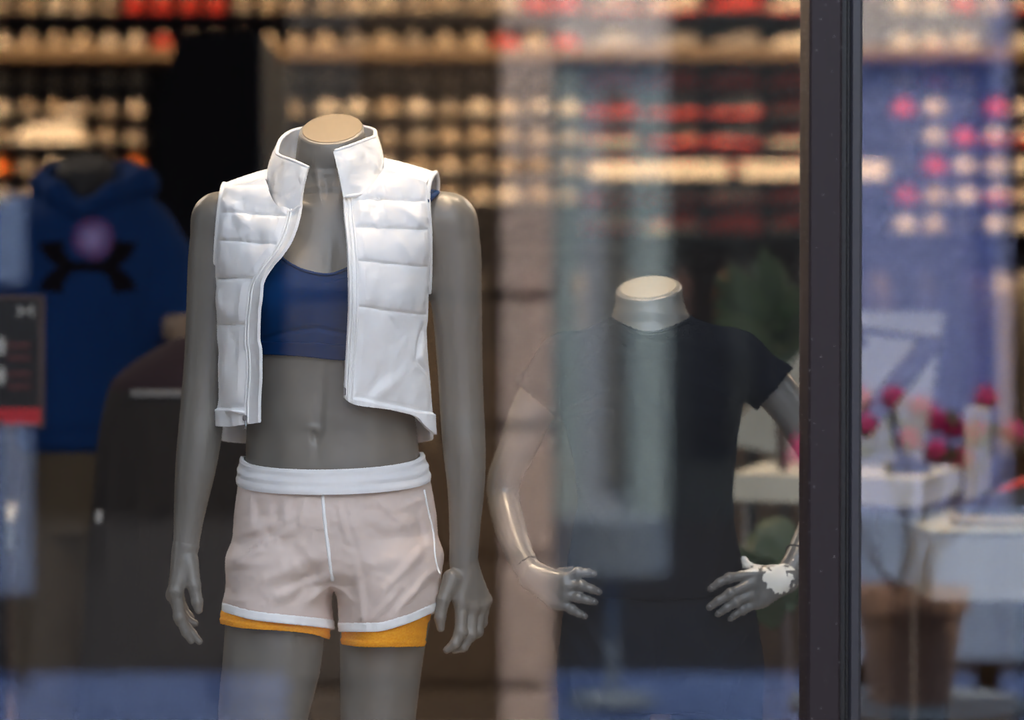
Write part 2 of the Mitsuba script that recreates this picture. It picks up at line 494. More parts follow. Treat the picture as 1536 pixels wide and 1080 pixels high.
M['terracotta'] = mat('terracotta', principled((0.55, 0.36, 0.30), 0.8))
M['soil'] = mat('soil', principled((0.02, 0.014, 0.01), 0.95))
M['stem'] = mat('stem', principled((0.05, 0.03, 0.025), 0.7))
M['magenta'] = mat('magenta', principled((0.62, 0.012, 0.22), 0.6))
M['bistro_blue'] = mat('bistro_blue', principled((0.24, 0.31, 0.40), 0.7, 0.2))
M['glass'] = mat('glass', {'type': 'thindielectric', 'int_ior': 1.5, 'ext_ior': 1.0})
M['lamp_body'] = mat('lamp_body', principled((0.014, 0.014, 0.016), 0.5, 0.3))

# ---------------------------------------------------------------- the shop's shell
FLOOR, CEIL, BACK_Y, SIDE = 0.05, 3.75, 11.2, 5.0
def sbox(*a, b=0.002):
    return box3(*a, b=b)


struct('floor', ply(sbox(-SIDE, SIDE, GLASS_Y - 0.08, BACK_Y, FLOOR - 0.1, FLOOR), M['floor_shop']), 'dark wooden shop floor')
struct('ceiling', ply(sbox(-SIDE - .2, SIDE + .2, GLASS_Y - 0.25, BACK_Y + .2, CEIL, CEIL + 0.15), M['ceiling']), 'grey shop ceiling')
struct('wall_back', ply(sbox(-SIDE - .2, SIDE + .2, BACK_Y, BACK_Y + 0.2, FLOOR - .1, CEIL), M['wall_dark']), 'dark brown back wall behind the shoes')
struct('wall_left', ply(sbox(-SIDE - 0.2, -SIDE, GLASS_Y - 0.08, BACK_Y, FLOOR - .1, CEIL), M['wall_paint']), 'grey side wall of the shop')
struct('wall_right', ply(sbox(SIDE, SIDE + 0.2, GLASS_Y - 0.08, BACK_Y, FLOOR - .1, CEIL), M['wall_paint']), 'grey side wall of the shop')
WX0, WX1, WZ0, WZ1 = -3.6, 3.6, 0.30, 3.0
for s_, n_ in ((-1, 'left'), (1, 'right')):
    struct('wall_light_blocker_' + n_, ply(sbox((-2.4, 1.95)[s_ > 0], (-1.32, 2.4)[s_ > 0], 0.95, GLASS_Y - 0.251, -0.05, 4.2), M['blocker_dark']), 'added dark wall beside the shop window, unseen, blocking side light')  # unseen walls added to keep sideways daylight off the mannequins
struct('wall_front', ply(cat(sbox(-SIDE - .2, WX0, GLASS_Y - 0.25, GLASS_Y - 0.08, -0.05, CEIL), sbox(WX1, SIDE + .2, GLASS_Y - 0.25, GLASS_Y - 0.08, -0.05, CEIL),
                             sbox(WX0, WX1, GLASS_Y - 0.25, GLASS_Y - 0.08, WZ1, CEIL), sbox(WX0, WX1, GLASS_Y - 0.25, GLASS_Y - 0.08, -0.05, WZ0),
                             sbox(WX0, WX1, GLASS_Y - 0.081, GLASS_Y + 0.05, -0.05, WZ0 - 0.02), sbox(WX0, WX1, GLASS_Y - 0.081, GLASS_Y + 0.05, WZ1 + 0.02, CEIL)), M['wall_paint']), 'shop front around the window')
PLAT = 0.42
struct('floor_window_stage', ply(sbox(-3.6, 2.2, GLASS_Y + 0.08, 4.25, FLOOR, PLAT), M['grey_table']), 'raised floor of the shop window')

# ---- the window: two panes either side of an aluminium mullion
def quad_y(x0, x1, z0, z1, y):
    return trimesh.Trimesh([[x0, y, z0], [x1, y, z0], [x1, y, z1], [x0, y, z1]], [[0, 1, 2], [0, 2, 3]], process=False)


fx0, fx1 = P(1213, 0, 3.25)[0], P(1262, 0, 3.25)[0]
gx1 = P(1290, 0, 3.30)[0]
struct('window_1', ply(quad_y(WX0 + .02, fx0 + .02, WZ0, WZ1, GLASS_Y), M['glass']), 'large left pane of the shop window')
struct('window_2', ply(quad_y(gx1 - .02, WX1 - .02, WZ0, WZ1, GLASS_Y), M['glass']), 'right pane of the shop window')


def lean(m, k=0.0028):
    m.vertices[:, 0] += (m.vertices[:, 2] - EYE) * k
    return m


def subdiv(m, n=0.4):
    v, f = trimesh.remesh.subdivide_to_size(m.vertices, m.faces, n)
    return trimesh.Trimesh(v, f, process=False)


fr = thing('window_frame', 'dark purple-brown aluminium window mullion, flecked with dust, between the two panes', 'window frame')
part(fr, 'mullion', ply(lean(box3(fx0, fx1, 3.25, 3.36, WZ0, WZ1, 0.003)), M['aluminium']))
g0 = P(1263, 0, 3.275)[0]
part(fr, 'gasket', ply(lean(cat(box3(fx1 + .0005, g0 + 0.004, 3.262, 3.34, WZ0, WZ1, 0.001), box3(g0 + 0.005, g0 + .009, 3.27, 3.34, WZ0, WZ1, 0.001))), M['gasket']), 'black rubber gasket')
part(fr, 'glazing_bead', ply(lean(box3(g0 + 0.0095, gx1 - 0.001, 3.272, 3.33, WZ0, WZ1, 0.004)), M['bead']), 'dark grey glazing bead')

# ---------------------------------------------------------------- mannequin in the white vest
A = Fig(3.6)
HB = 0.0032
fld = Field([A.p(240, 0)[0], 3.44, PLAT], [A.p(745, 0)[0], 3.79, 1.99], HB)
A.loft(fld, [(292, 430, 566, 50, -66), (315, 385, 612, 66, -78), (345, 352, 650, 80, -85), (400, 343, 645, 98, -95), (440, 345, 641, 104, -93), (490, 352, 634, 98, -90), (540, 362, 626, 87, -85), (600, 371, 619, 80, -78), (645, 370, 625, 80, -80),
             (690, 368, 630, 82, -86), (740, 361, 642, 84, -98), (800, 357, 649, 86, -108), (840, 362, 642, 78, -104), (860, 378, 624, 56, -84)])
fld.chain(A.pts([(498, 180, 0), (498, 240, -4), (497, 315, -12)]), [.0455, .0425, .052], 0.045)
for s in (1, -1):
    sh = [(460, 290, -12, 34), (395, 318, -10, 37), (330, 331, -6, 40)] if s > 0 else [(536, 288, -12, 34), (602, 316, -10, 38), (670, 335, -6, 44)]
    fld.chain(A.pts(sh), A.rad(sh), 0.03)
arm_l = [(330, 331, -6, 40), (322, 380, -4, 39), (317, 450, -4, 37), (309, 550, -6, 33), (304, 610, -4, 33), (299, 660, 2, 33), (291, 720, 8, 29), (283, 780, 10, 22), (279, 822, 10, 18.5)]
arm_r = [(670, 335, -6, 44), (681, 380, -4, 41), (685, 450, -4, 38), (690, 550, -6, 34), (693, 615, -4, 33), (696, 665, 2, 33), (699, 730, 8, 28), (697, 795, 10, 23), (695, 845, 10, 21)]
fld.limb(A.pts(arm_l), A.rad(arm_l), 0.014)
fld.limb(A.pts(arm_r), A.rad(arm_r), 0.014)
for c in ((428, 437), (562, 435)):
    fld.blob(A.p(c[0], c[1], 68), [.060, .050, .054], 0.035)
leg_l = [(419, 830, -8, 68), (413, 900, -4, 73), (411, 965, 0, 76), (394, 1080, 4, 66), (386, 1290, 8, 52), (384, 1330, 8, 50), (384, 1420, -14, 50), (386, 1560, -10, 34), (386, 1660, -8, 33)]
leg_r = [(584, 830, -8, 66), (582, 900, -4, 68), (574, 965, 0, 64), (567, 1080, 4, 56), (560, 1290, 8, 49), (560, 1330, 8, 48), (562, 1420, -14, 48), (564, 1560, -10, 34), (564, 1660, -8, 33)]
for L in (leg_l, leg_r):
    fld.limb(A.pts(L), A.rad(L), 0.012)
    e = L[-1]
    fld.chain(A.pts([(e[0], 1682, -25), (e[0], 1690, 60), (e[0] - 4, 1694, 150)]), [.034, .031, .023], 0.03)
# the neck is cut off aslant
x, y, z = fld.xyz()
cap_t = math.tan(math.radians(29.5))
cz = A.p(498.5, 193)[2]
fld.F = np.maximum(fld.F, (z - cz - (y - 3.6) * cap_t - (x - A.p(498.5, 0)[0]) * 0.05) * 0.87)
fld.F = np.maximum(fld.F, PLAT + 0.001 - z)
# height of the body's front, for the clothes that lie on it
neg = fld.F < 0
first = np.argmax(neg, 1)
i0 = np.clip(first - 1, 0, None)
gx, gz = np.meshgrid(np.arange(neg.shape[0]), np.arange(neg.shape[2]), indexing='ij')
f0, f1 = fld.F[gx, i0, gz], fld.F[gx, first, gz]
front_y = np.where(neg.any(1), fld.ax[1][i0] + HB * f0 / (f0 - f1 + 1e-9), 3.62)
front_y = gaussian_filter(front_y, 1.2)


def on_body(S, gap=0.003):
    from scipy.ndimage import map_coordinates
    yy = np.full(S.shape[:2], 3.52)
    for _ in range(4):
        xx, zz = (S[..., 0] - 768) / FPX * yy, EYE - (S[..., 1] - 540) / FPX * yy
        yy = map_coordinates(front_y, [(xx - fld.lo[0]) / HB, (zz - fld.lo[2]) / HB], order=1, mode='nearest') - gap
    return np.stack([(S[..., 0] - 768) / FPX * yy, yy, EYE - (S[..., 1] - 540) / FPX * yy], -1)


body = fld.mesh(2)
bx, by = A.back(np.array(body.vertices))
front = np.clip(-np.array(body.vertex_normals)[:, 1] * 2, 0, 1)
rel = creases(bx, by, [(486, 545, 474, 690, -3.2, 7), (497, 350, 492, 420, -3.5, 9), (405, 600, 440, 690, 2.0, 16), (440, 560, 445, 650, 2.2, 16), (520, 560, 512, 650, 2.2, 16), (470, 312, 400, 298, 3.5, 6), (520, 312, 600, 300, 3.5, 6), (489, 262, 489, 300, -3, 9), (470, 230, 484, 305, 2.5, 6), (530, 230, 508, 305, 2.5, 6)])
rel -= 0.006 * np.exp(-((bx - 471) / 4.5) ** 2 - ((by - 655) / 8) ** 2) * 1.0
rel += 0.0025 * np.exp(-((bx - 471) / 11) ** 2 - ((by - 642) / 5) ** 2)
push(body, rel * front)
m1 = thing('mannequin', 'headless grey-brown female mannequin wearing the white vest and pale shorts', 'mannequin')
part(m1, 'body', ply(body, M['mannequin'], True))
ang = np.linspace(0, 2 * np.pi, 64, endpoint=False)


def neck_cap(fig, px, py, r, slope, roll, rise=0.0012):
    c = fig.p(px, py)
    V = []
    for s, up in ((0.975, -0.004), (0.975, rise * .4), (0.955, rise), (0.5, rise), (0.001, rise)):
        xx, yy = r * s * np.cos(ang), r * s * np.sin(ang)
        V.append(np.stack([c[0] + xx, c[1] + yy, c[2] + yy * slope + xx * roll + up], 1))
    V = np.vstack(V)
    F, n = [], len(ang)
    for i in range(4):
        for j in range(n):
            k = (j + 1) % n
            F += [[i * n + j, i * n + k, (i + 1) * n + k], [i * n + j, (i + 1) * n + k, (i + 1) * n + j]]
    return trimesh.Trimesh(V, F, process=False)


part(m1, 'neck_cap', ply(neck_cap(A, 498.5, 193, .0462, cap_t, 0.05), M['neck_cap'], 40), 'flat tan cap closing the neck')


def hand_mesh(fig, wrist, palm, fingers, thumb, web, h=0.0015, extra=()):
    allp = fig.pts([wrist] + [q for f in fingers for q in f] + list(thumb))
    f = Field(allp.min(0) - .03, allp.max(0) + .03, h)
    w = fig.pts([wrist])[0]
    for mc in palm:
        f.bone(w, fig.p(*mc[:3]), wrist[3] * fig.m, mc[3] * fig.m, 0.010)
    for a, b in zip(palm[:-1], palm[1:]):
        f.bone(fig.p(*a[:3]), fig.p(*b[:3]), a[3] * fig.m * .92, b[3] * fig.m * .92, 0.006)
    for e in extra:
        f.bone(fig.p(*e[0][:3]), fig.p(*e[1][:3]), e[0][3] * fig.m, e[1][3] * fig.m, 0.006)
    for ch in fingers:
        g = Field(f.lo, allp.max(0) + .03, h)
        g.chain(fig.pts(ch), fig.rad(ch), 0.0025)
        g.blob(fig.p(*ch[1][:3]), ch[1][3] * fig.m * 1.10, 0.004)
        f.union(g.F, 0.0035)
    g = Field(f.lo, allp.max(0) + .03, h)
    g.chain(fig.pts(thumb), fig.rad(thumb), 0.004)
    f.union(g.F, 0.007)
    f.bone(fig.p(*web[0][:3]), fig.p(*web[1][:3]), web[0][3] * fig.m, web[1][3] * fig.m, 0.008)
    return f.mesh(2)


def nails(fig, tips, toward=(0, -1, 0.25)):
    """Small curved nails on the finger tips: (joint before the tip, tip, radius)."""
    out = []
    up = np.array(toward) / np.linalg.norm(toward)
    for a, b, r in tips:
        a, b = fig.p(*a[:3]), fig.p(*b[:3])
        d = (b - a) / np.linalg.norm(b - a)
        n = up - d * (up @ d)
        n /= np.linalg.norm(n)
        s = np.cross(d, n)
        m = trimesh.creation.icosphere(2, 1.0)
        R = np.stack([d * .0050, s * .0040, n * .0016], 1)
        m.vertices = m.vertices @ R.T + b - d * .0005 + n * r * fig.m * .90
        out.append(m)
    return cat(out)


part(m1, 'hand', ply(hand_mesh(
    A, (279, 818, 10, 15.5), [(264, 886, 30, 10.5), (261, 892, 10, 11), (262, 892, -10, 10.5), (266, 885, -27, 9)],
    [[(264, 887, 30, 9.5), (269, 925, 27, 8.3), (279, 948, 23, 7.2), (287, 961, 20, 5.4)],
     [(262, 893, 10, 9.5), (272, 931, 6, 8.4), (288, 951, 4, 7.2), (299, 962, 4, 5.4)],
     [(263, 893, -12, 9), (274, 924, -14, 7.8), (285, 933, -15, 6.8), (293, 935, -15, 5.2)],
     [(267, 886, -29, 8), (274, 912, -31, 6.8), (282, 922, -31, 6), (287, 926, -31, 4.8)]],
    [(284, 842, 18, 14), (291, 878, 28, 10), (296, 903, 31, 8.3), (298, 915, 31, 6.3)], [(281, 848, 20, 11), (269, 872, 27, 9)]), M['mannequin'], True))
part(m1, 'hand', ply(hand_mesh(
    A, (695, 838, 10, 16.5), [(692, 905, 24, 11), (708, 911, 14, 11), (721, 908, 0, 10.5), (729, 900, -14, 9)],
    [[(692, 906, 24, 10), (691, 948, 34, 9), (682, 966, 40, 8), (670, 975, 40, 5.6)],
     [(708, 912, 14, 10), (706, 952, 22, 9), (695, 970, 24, 7.8), (682, 975, 22, 5.6)],
     [(721, 909, 0, 9.5), (716, 947, 4, 8.4), (701, 960, 3, 7.4), (684, 957, 2, 5.4)],
     [(729, 901, -14, 8.5), (723, 934, -14, 7.2), (712, 948, -15, 6.4), (702, 950, -15, 5)]],
    [(678, 868, 26, 14.5), (665, 900, 38, 10), (660, 927, 42, 8.3), (661, 942, 42, 6.2)], [(678, 874, 24, 10), (688, 896, 24, 9)]), M['mannequin'], True))

# ---------------------------------------------------------------- sports bra
bra = thing('sports_bra', 'blue scoop-neck sports bra on the mannequin under the open white vest', 'sports bra')
top = [(346, 318), (380, 344), (405, 369), (432, 394), (460, 407), (490, 412), (523, 402), (560, 378), (598, 340), (634, 296)]
S = coons(top, [(348, 516), (400, 517), (460, 518), (523, 521), (633, 516)], [(346, 318), (342, 420), (348, 516)], [(634, 296), (640, 420), (633, 516)], 150, 110)
G = on_body(S, 0.004)
nn = grid_normals(G)
if nn[..., 1].mean() > 0:
    nn = -nn
G = G + nn * (creases(S[..., 0], S[..., 1], [(385, 512, 430, 499, -3, 4), (430, 499, 475, 492, -3, 4), (475, 492, 530, 504, -3, 4), (405, 382, 490, 424, .8, 2), (490, 424, 530, 412, .8, 2)]))[..., None]
part(bra, 'cup_panel', ply(solid_grid(G, 0.0025, out=[A.p(490, 0)[0], 3.62, 1.7]), M['bra_cloth'], True))
S2 = coons([(348, 512), (400, 513), (460, 514), (523, 517), (633, 512)], [(349, 531), (400, 532), (440, 534), (523, 541), (632, 531)], [(348, 512), (349, 531)], [(633, 512), (632, 531)], 120, 14)
part(bra, 'underband', ply(solid_grid(on_body(S2, 0.0062), 0.003, out=[A.p(490, 0)[0], 3.62, 1.7]), M['bra_trim'], True), 'wide elastic underband')
G3 = on_body(np.array(curve(top[1:-1], 80))[None], 0.0055)[0]
part(bra, 'neckline_trim', ply(tube(G3, 0.0022, 8), M['bra_trim'], True))
for row in ([(634, 302, 50), (643, 294, 36), (650, 288, 5), (651, 294, -30), (646, 322, -70)], [(346, 322, 45), (342, 300, 36), (340, 285, 0), (342, 300, -40), (350, 330, -75)]):
    t = curve(A.pts(row), 30)
    part(bra, 'strap', ply(cat(tube(t, .0045, 10), tube(t + [.006, 0, -0.001], .004, 10)), M['bra_cloth'], True))

# ---------------------------------------------------------------- white vest
vest = thing('white_vest', 'white quilted sleeveless zip vest hanging open on the mannequin', 'vest')
wf = PchipInterpolator([180, 262, 285, 310, 340, 400, 440, 500, 560, 640, 700], [40, 66, 80, 98, 118, 142, 146, 134, 118, 108, 106])
ha = PchipInterpolator([180, 285, 320, 360, 400, 440, 500, 640, 700], [205, 200, 190, 177, 167, 162, 161, 163, 164])
hc = PchipInterpolator([180, 340, 450, 640, 700], [487, 486, 483, 488.5, 489])


def vest_w(px, py):
    return wf(py) * np.sqrt(np.clip(1 - ((px - hc(py)) / ha(py)) ** 2, 0, 1))


def nz(px, py, s, seed=0):
    return meshkit.noise(np.stack([px / s, py / s, px * 0 + seed * 7.3], -1)) - 0.5


def front_panel(top, bottom, outer, inner, seams, zip_d, lift, hem, left):
    S = coons(top, bottom, inner, outer, 110, 250)           # u from the zip edge to the armhole
    px, py = S[..., 0], S[..., 1]
    W = vest_w(px, py)
    d = np.r_['1', np.zeros((len(S), 1)), np.cumsum(np.linalg.norm(np.diff(S, axis=1), axis=2), 1)]
    D_ = d[:, -1:] - d
    W = W + lift * np.exp(-d / 26.0)
    G = A.grid(S, W)
    n = grid_normals(G)
    if n[..., 1].mean() > 0:
        n = -n
    # quilting: pillows between the stitched lines, puckered along them
    lines = [y0 + k * (px - 530 if not left else px - 340) + 2.0 * nz(px, py * 0, 24, 3) for y0, k in seams]
    puff = np.zeros_like(px)
    near = np.full_like(px, 99.0)
    for a, b, amp in zip(lines[:-1], lines[1:], [6, 7, 7, 7.5, 5.5][-(len(lines) - 1):]):
        t = (py - a) / np.maximum(b - a, 1)
        ins = (t >= 0) & (t <= 1)
        puff = np.where(ins, 0.9 * amp * np.clip(4 * t * (1 - t), 0, 1) ** 0.40, puff)
    for a in lines[1:-1]:
        near = np.minimum(near, np.abs(py - a))
    edge = np.clip((d - zip_d) / 9.0, 0, 1) ** .6 * np.clip((D_ - 3) / 10.0, 0, 1) ** .6
    low = np.clip((lines[-1] - py) / 6, 0, 1)
    puck = -1.6 * np.exp(-(near / 1.6) ** 2) + 5.0 * nz(px, py * .25, 7, 1) * np.exp(-near / 7.0) + 2.0 * nz(px + py * .4, py * .3, 13, 2) + 3.6 * nz(px + .35 * py, py * .4, 30, 5)
    puck += 2.2 * nz(px * .4, py, 9, 8) * np.exp(-np.minimum(np.abs(d - zip_d), D_) / 9.0)
    gath = np.clip((py - lines[-1]) / 3, 0, 1) * (5.0 + 3.6 * nz(px, py * .15, 6, 9))
    above = 4.5 * nz(px, py * .12, 9, 11) * np.exp(-np.abs(lines[-1] - py) / 16.0)
    h = (puff + puck) * edge * low + (gath + above) * np.clip((d - zip_d) / 6, 0, 1)
    h += 2.4 * nz(px * 0 + 5, py, 22, 12) * np.exp(-d / 14.0)
    if left:
        h += 1e3 * creases(px, py, [(336, 300, 380, 345, 4, 9), (345, 320, 365, 300, 3, 7), (372, 300, 352, 345, -3, 8), (330, 440, 352, 480, 4, 9), (350, 500, 340, 600, 4, 9), (365, 520, 350, 620, 3, 8)])
    else:
        h += 1e3 * creases(px, py, [(634, 486, 622, 540, -7, 4), (622, 540, 640, 560, -5, 4), (572, 250, 578, 330, 4, 9), (560, 262, 545, 330, 3, 8), (600, 310, 632, 345, 3, 7), (595, 360, 612, 395, 3, 7), (560, 480, 590, 590, 3, 12), (600, 560, 560, 600, 3, 9), (575, 560, 545, 600, -3, 8)])
    G = G + n * (h * 1e-3)[..., None]
    return S, G, n, d


L_inner = [(450, 304), (445, 330), (437, 354), (421, 379), (407, 396), (396, 414), (391, 428), (389, 452), (387, 467), (386, 509), (389, 524), (390, 555), (387, 607), (387, 634)]
L_outer = [(337, 282), (331, 297), (327, 333), (325, 360), (323, 401), (322, 452), (325, 504), (328, 530), (327, 547), (328.5, 597), (326, 620), (328, 639)]
SL, GL, nL, dL = front_panel([(450, 304), (438, 312), (422, 313), (411, 303), (403, 285), (396, 268), (372, 273), (337, 282)], [(387, 634), (366, 637), (345, 640), (328, 639)], L_outer, L_inner,
                             [(280, 0), (320, .06), (361, .08), (418, 0), (487, 0), (612, .02)], 19, 24, 612, True)
R_inner = [(515, 292), (517, 328), (521, 365), (523, 400), (524, 452), (521, 517), (518, 568), (517, 597)]
R_outer = [(640, 273), (642, 304), (645, 352), (645, 400), (643, 439), (642, 478), (640, 495), (642, 535), (646, 581), (648, 628), (650, 652)]
SR, GR, nR, dR = front_panel([(515, 292), (540, 290), (558, 280), (570, 262), (577, 252), (612, 268), (640, 273)], [(517, 598), (527, 606), (584, 615), (623, 626), (638, 643), (650, 652)], R_outer, R_inner,
                             [(262, 0), (302, 0), (341, .035), (391, .085), (459, .12), (596, .20)], 14, 6, 600, False)
mid = [A.p(486, 0)[0], 3.63, 1.68]
part(vest, 'front_panel', ply(solid_grid(GL, 0.005, out=mid), M['white_cloth'], 50))
part(vest, 'front_panel', ply(solid_grid(GR, 0.005, out=mid), M['white_cloth'], 50))


def line_at(S, G, n, d, off, up=.001, a=0.0, b=1.0):
    out = []
    rows = range(int(a * (len(S) - 1)), int(b * (len(S) - 1)) + 1)
    for i in rows:
        out.append([np.interp(off, d[i], G[i, :, k]) + np.interp(off, d[i], n[i, :, k]) * up for k in range(3)])
    o = np.array(out)
    return gaussian_filter(o, [2.5, 0], mode='nearest')[::2]


for off, r in ((14.5, .0015), (18.5, .0017)):
    part(vest, 'zip_tape', ply(tube(line_at(SL, GL, nL, dL, off), r, 8), M['white_trim'], True))
for off, r in ((1.5, .0022), (6.5, .0014), (12.5, .0016)):
    part(vest, 'zip_tape', ply(tube(line_at(SR, GR, nR, dR, off), r, 8), M['white_trim'], True))
# back and sides
nu, nv = 90, 110
th = np.linspace(0, np.pi, nu)[None]
pyv = np.linspace(280, 655, nv)[:, None]
eL = PchipInterpolator([q[1] for q in L_outer[:-1]] + [639, 668], [q[0] for q in L_outer[:-1]] + [327, 326])(pyv)
eR = PchipInterpolator([q[1] for q in R_outer] + [668], [q[0] for q in R_outer] + [651])(pyv)
wb = PchipInterpolator([280, 330, 420, 560, 670], [70, 92, 108, 104, 108])(pyv)
we = PchipInterpolator([280, 340, 400, 440, 670], [-45, -40, -15, 2, 4])(pyv)
pxb = (eL + eR) / 2 - (eR - eL) / 2 * np.sign(np.cos(th)) * np.abs(np.cos(th)) ** .9
Wb = we * (1 - np.sin(th)) - wb * np.sin(th) ** .8
pyb = pyv + 0 * th + np.clip((pyv - 560) / 95, 0, 1) * (12 * np.sin(th) ** .5 - 16 * (th < .02) - 4 * (th > 3.12)) + 0
Wb = Wb + 2.5 * nz(pxb, pyb, 30, 4) + 3.5 * nz(pxb + Wb, pyb * .1, 9, 6) * np.clip((pyb - 630) / 12, 0, 1)
part(vest, 'back_panel', ply(solid_grid(A.grid(np.stack([pxb, pyb], -1), Wb), .005, out=mid), M['white_cloth'], 50))
# yokes over the shoulders
for fr_, tp, bk in (([(400, 268, 50), (372, 274, 44), (338, 284, 36)], [(403, 254, 5), (372, 263, 2), (337, 276, 0)], [(410, 285, -62), (375, 292, -58), (340, 303, -52)]),
                    ([(576, 254, 46), (612, 268, 42), (640, 274, 34)], [(576, 238, 0), (615, 247, -4), (653, 259, -8)], [(570, 278, -66), (610, 288, -60), (655, 298, -52)])):
    f_, t_, b_ = (curve(q, 40) for q in (fr_, tp, bk))
    v = np.linspace(0, 1, 40)[:, None, None]
    Q = (1 - v) ** 2 * f_[None] + 2 * v * (1 - v) * (2 * t_ - (f_ + b_) / 2)[None] + v ** 2 * b_[None]
    Gy = A.grid(Q[..., :2], Q[..., 2])
    part(vest, 'yoke', ply(solid_grid(Gy, .004, out=[Gy[..., 0].mean(), 3.6, 1.80]), M['white_cloth'], 50), 'plain shoulder yoke')
# collar: a standing band from one zip edge round the neck to the other
ctop = [(462, 251, 104), (453, 247, 98), (444, 243, 88), (430, 238, 68), (419, 234, 46), (413, 229, 24), (416, 215, 0), (425, 203, -22), (438, 196, -44), (466, 191, -60), (500, 188, -64), (534, 189, -56), (555, 192, -38), (565, 198, -14), (564, 204, 14), (551, 209, 42), (525, 219, 74), (512, 223, 84), (500, 227, 88)]
cbot = [(450, 309, 121), (441, 316, 116), (428, 319, 108), (415, 313, 92), (406, 298, 58), (400, 280, 32), (402, 262, 0), (418, 254, -30), (436, 248, -52), (466, 242, -70), (500, 240, -74), (536, 240, -66), (562, 241, -44), (577, 244, -8), (577, 255, 28), (564, 280, 62), (544, 291, 84), (528, 294, 98), (515, 296, 103)]
t_, b_ = curve(ctop, 180), curve(cbot, 180)
v = np.linspace(0, 1, 44)[:, None, None]
Q = (1 - v) * t_[None] + v * b_[None]
Gc = A.grid(Q[..., :2], Q[..., 2])
cen = np.array([A.p(492, 0)[0], 3.6, 1.89])
nc = grid_normals(Gc)
if ((Gc - cen) * nc).sum() < 0:
    nc = -nc
vv = v[..., 0]
bul = 3.0 * np.sin(np.pi * vv) + 2.4 * nz(Q[..., 0] + Q[..., 2], Q[..., 1], 20, 2) + 5.0 * nz(Q[..., 0] + .4 * Q[..., 1], Q[..., 1] * .4, 34, 8) * np.sin(np.pi * vv)
Gc = Gc + nc * (bul * 1e-3)[..., None]
part(vest, 'collar', ply(solid_grid(Gc, .0045, out=cen), M['white_cloth'], 50), 'stand-up collar, its left front folded outward')
part(vest, 'collar_rim', ply(tube(Gc[0][::2] - nc[0][::2] * .002, .003, 8), M['white_trim'], True))
part(vest, 'collar_seam', ply(tube(Gc[-1][::2] + nc[-1][::2] * .0005, .0022, 8), M['white_trim'], True))
# armhole bindings
for row in ([(337, 276, 0), (334, 282, 26), (331, 297, 40), (327, 333, 46), (325, 360, 42), (323, 401, 26), (322.5, 430, 10), (324, 446, 0)],
            [(655, 262, -12), (654, 259, 6), (647, 268, 30), (642.5, 290, 42), (643, 310, 46), (645.5, 352, 42), (645.5, 400, 26), (644, 440, 8)]):
    part(vest, 'armhole_binding', ply(tube(curve(A.pts(row), 60) + [0, -.003, 0], .0034, 10), M['white_trim'], True))
part(vest, 'armhole_binding', ply(tube(curve(A.pts([(655, 262, -12), (657, 274, -24), (656, 290, -34), (652, 330, -46)]), 30), .0034, 10), M['white_trim'], True))
# zip pull and drawcord end at the left hem
c = A.grid(np.array([[[372, 622.0]]]), np.array([[135.0]]))[0, 0]
c = line_at(SL, GL, nL, dL, 17, .003)[-4]
pull = cat(chamfer(c + [0, -.003, 0], [.006, .004, .008], .001), tube(np.array([c + [.001, -.004, -.004], c + [.002, -.007, -.012], c + [-.001, -.006, -.016]]), .0013, 8))
part(vest, 'zip_pull', ply(pull, M['metal_dark'], 30), 'small dark metal zip pull')
i = 236
cord = np.array([GL[i, 30] + nL[i, 30] * .004, GL[i - 2, 45] + nL[i, 45] * .006, GL[i - 3, 60] + nL[i, 60] * .005, GL[i - 2, 72] + nL[i, 72] * .004])
part(vest, 'drawcord', ply(tube(curve(cord, 16), .0026, 8), M['white_trim'], True), 'cream drawcord end')
c2 = GR[-10, 1] + np.array([-.001, -.002, 0])
part(vest, 'zip_end', ply(chamfer(c2, [.004, .005, .011], .001), M['metal_dark'], 30), 'dark metal zip end')

# ---------------------------------------------------------------- shorts
shorts = thing('running_shorts', 'pale pink-beige running shorts with white waistband and bright orange liner', 'shorts')
h = 0.0019
sf = Field([A.p(322, 0)[0], 3.46, A.p(0, 955)[2]], [A.p(672, 0)[0], 3.745, A.p(0, 700)[2]], h)
A.loft(sf, [(700, 360, 640, 92, -97), (715, 358, 644, 95, -101), (740, 355, 649, 100, -109), (780, 350, 655, 104, -119), (825, 348, 657, 104, -122), (850, 358, 646, 94, -114), (872, 385, 618, 66, -92)])
legs = Field(sf.lo, [sf.ax[k][-1] - h * .5 for k in range(3)], h)
A.loft(legs, [(800, 385, 470, 70, -80), (840, 343, 497, 104, -116), (880, 338, 496, 106, -116), (915, 334, 498, 106, -113), (945, 330, 501, 105, -110), (975, 328, 502, 105, -110)])
A.loft(legs, [(800, 530, 625, 70, -80), (840, 503, 661, 104, -116), (880, 505, 662, 106, -116), (915, 507, 656, 106, -113), (950, 509, 650, 104, -110), (975, 510, 648, 104, -110)], 0.002)
sf.union(legs.F, 0.034)
x, y, z = sf.xyz()
gpx, gpy = 768 + x / y * FPX + 0 * z, 540 - (z - EYE) / y * FPX + 0 * x
fade = np.clip((3.60 - y) / .03, 0, 1)
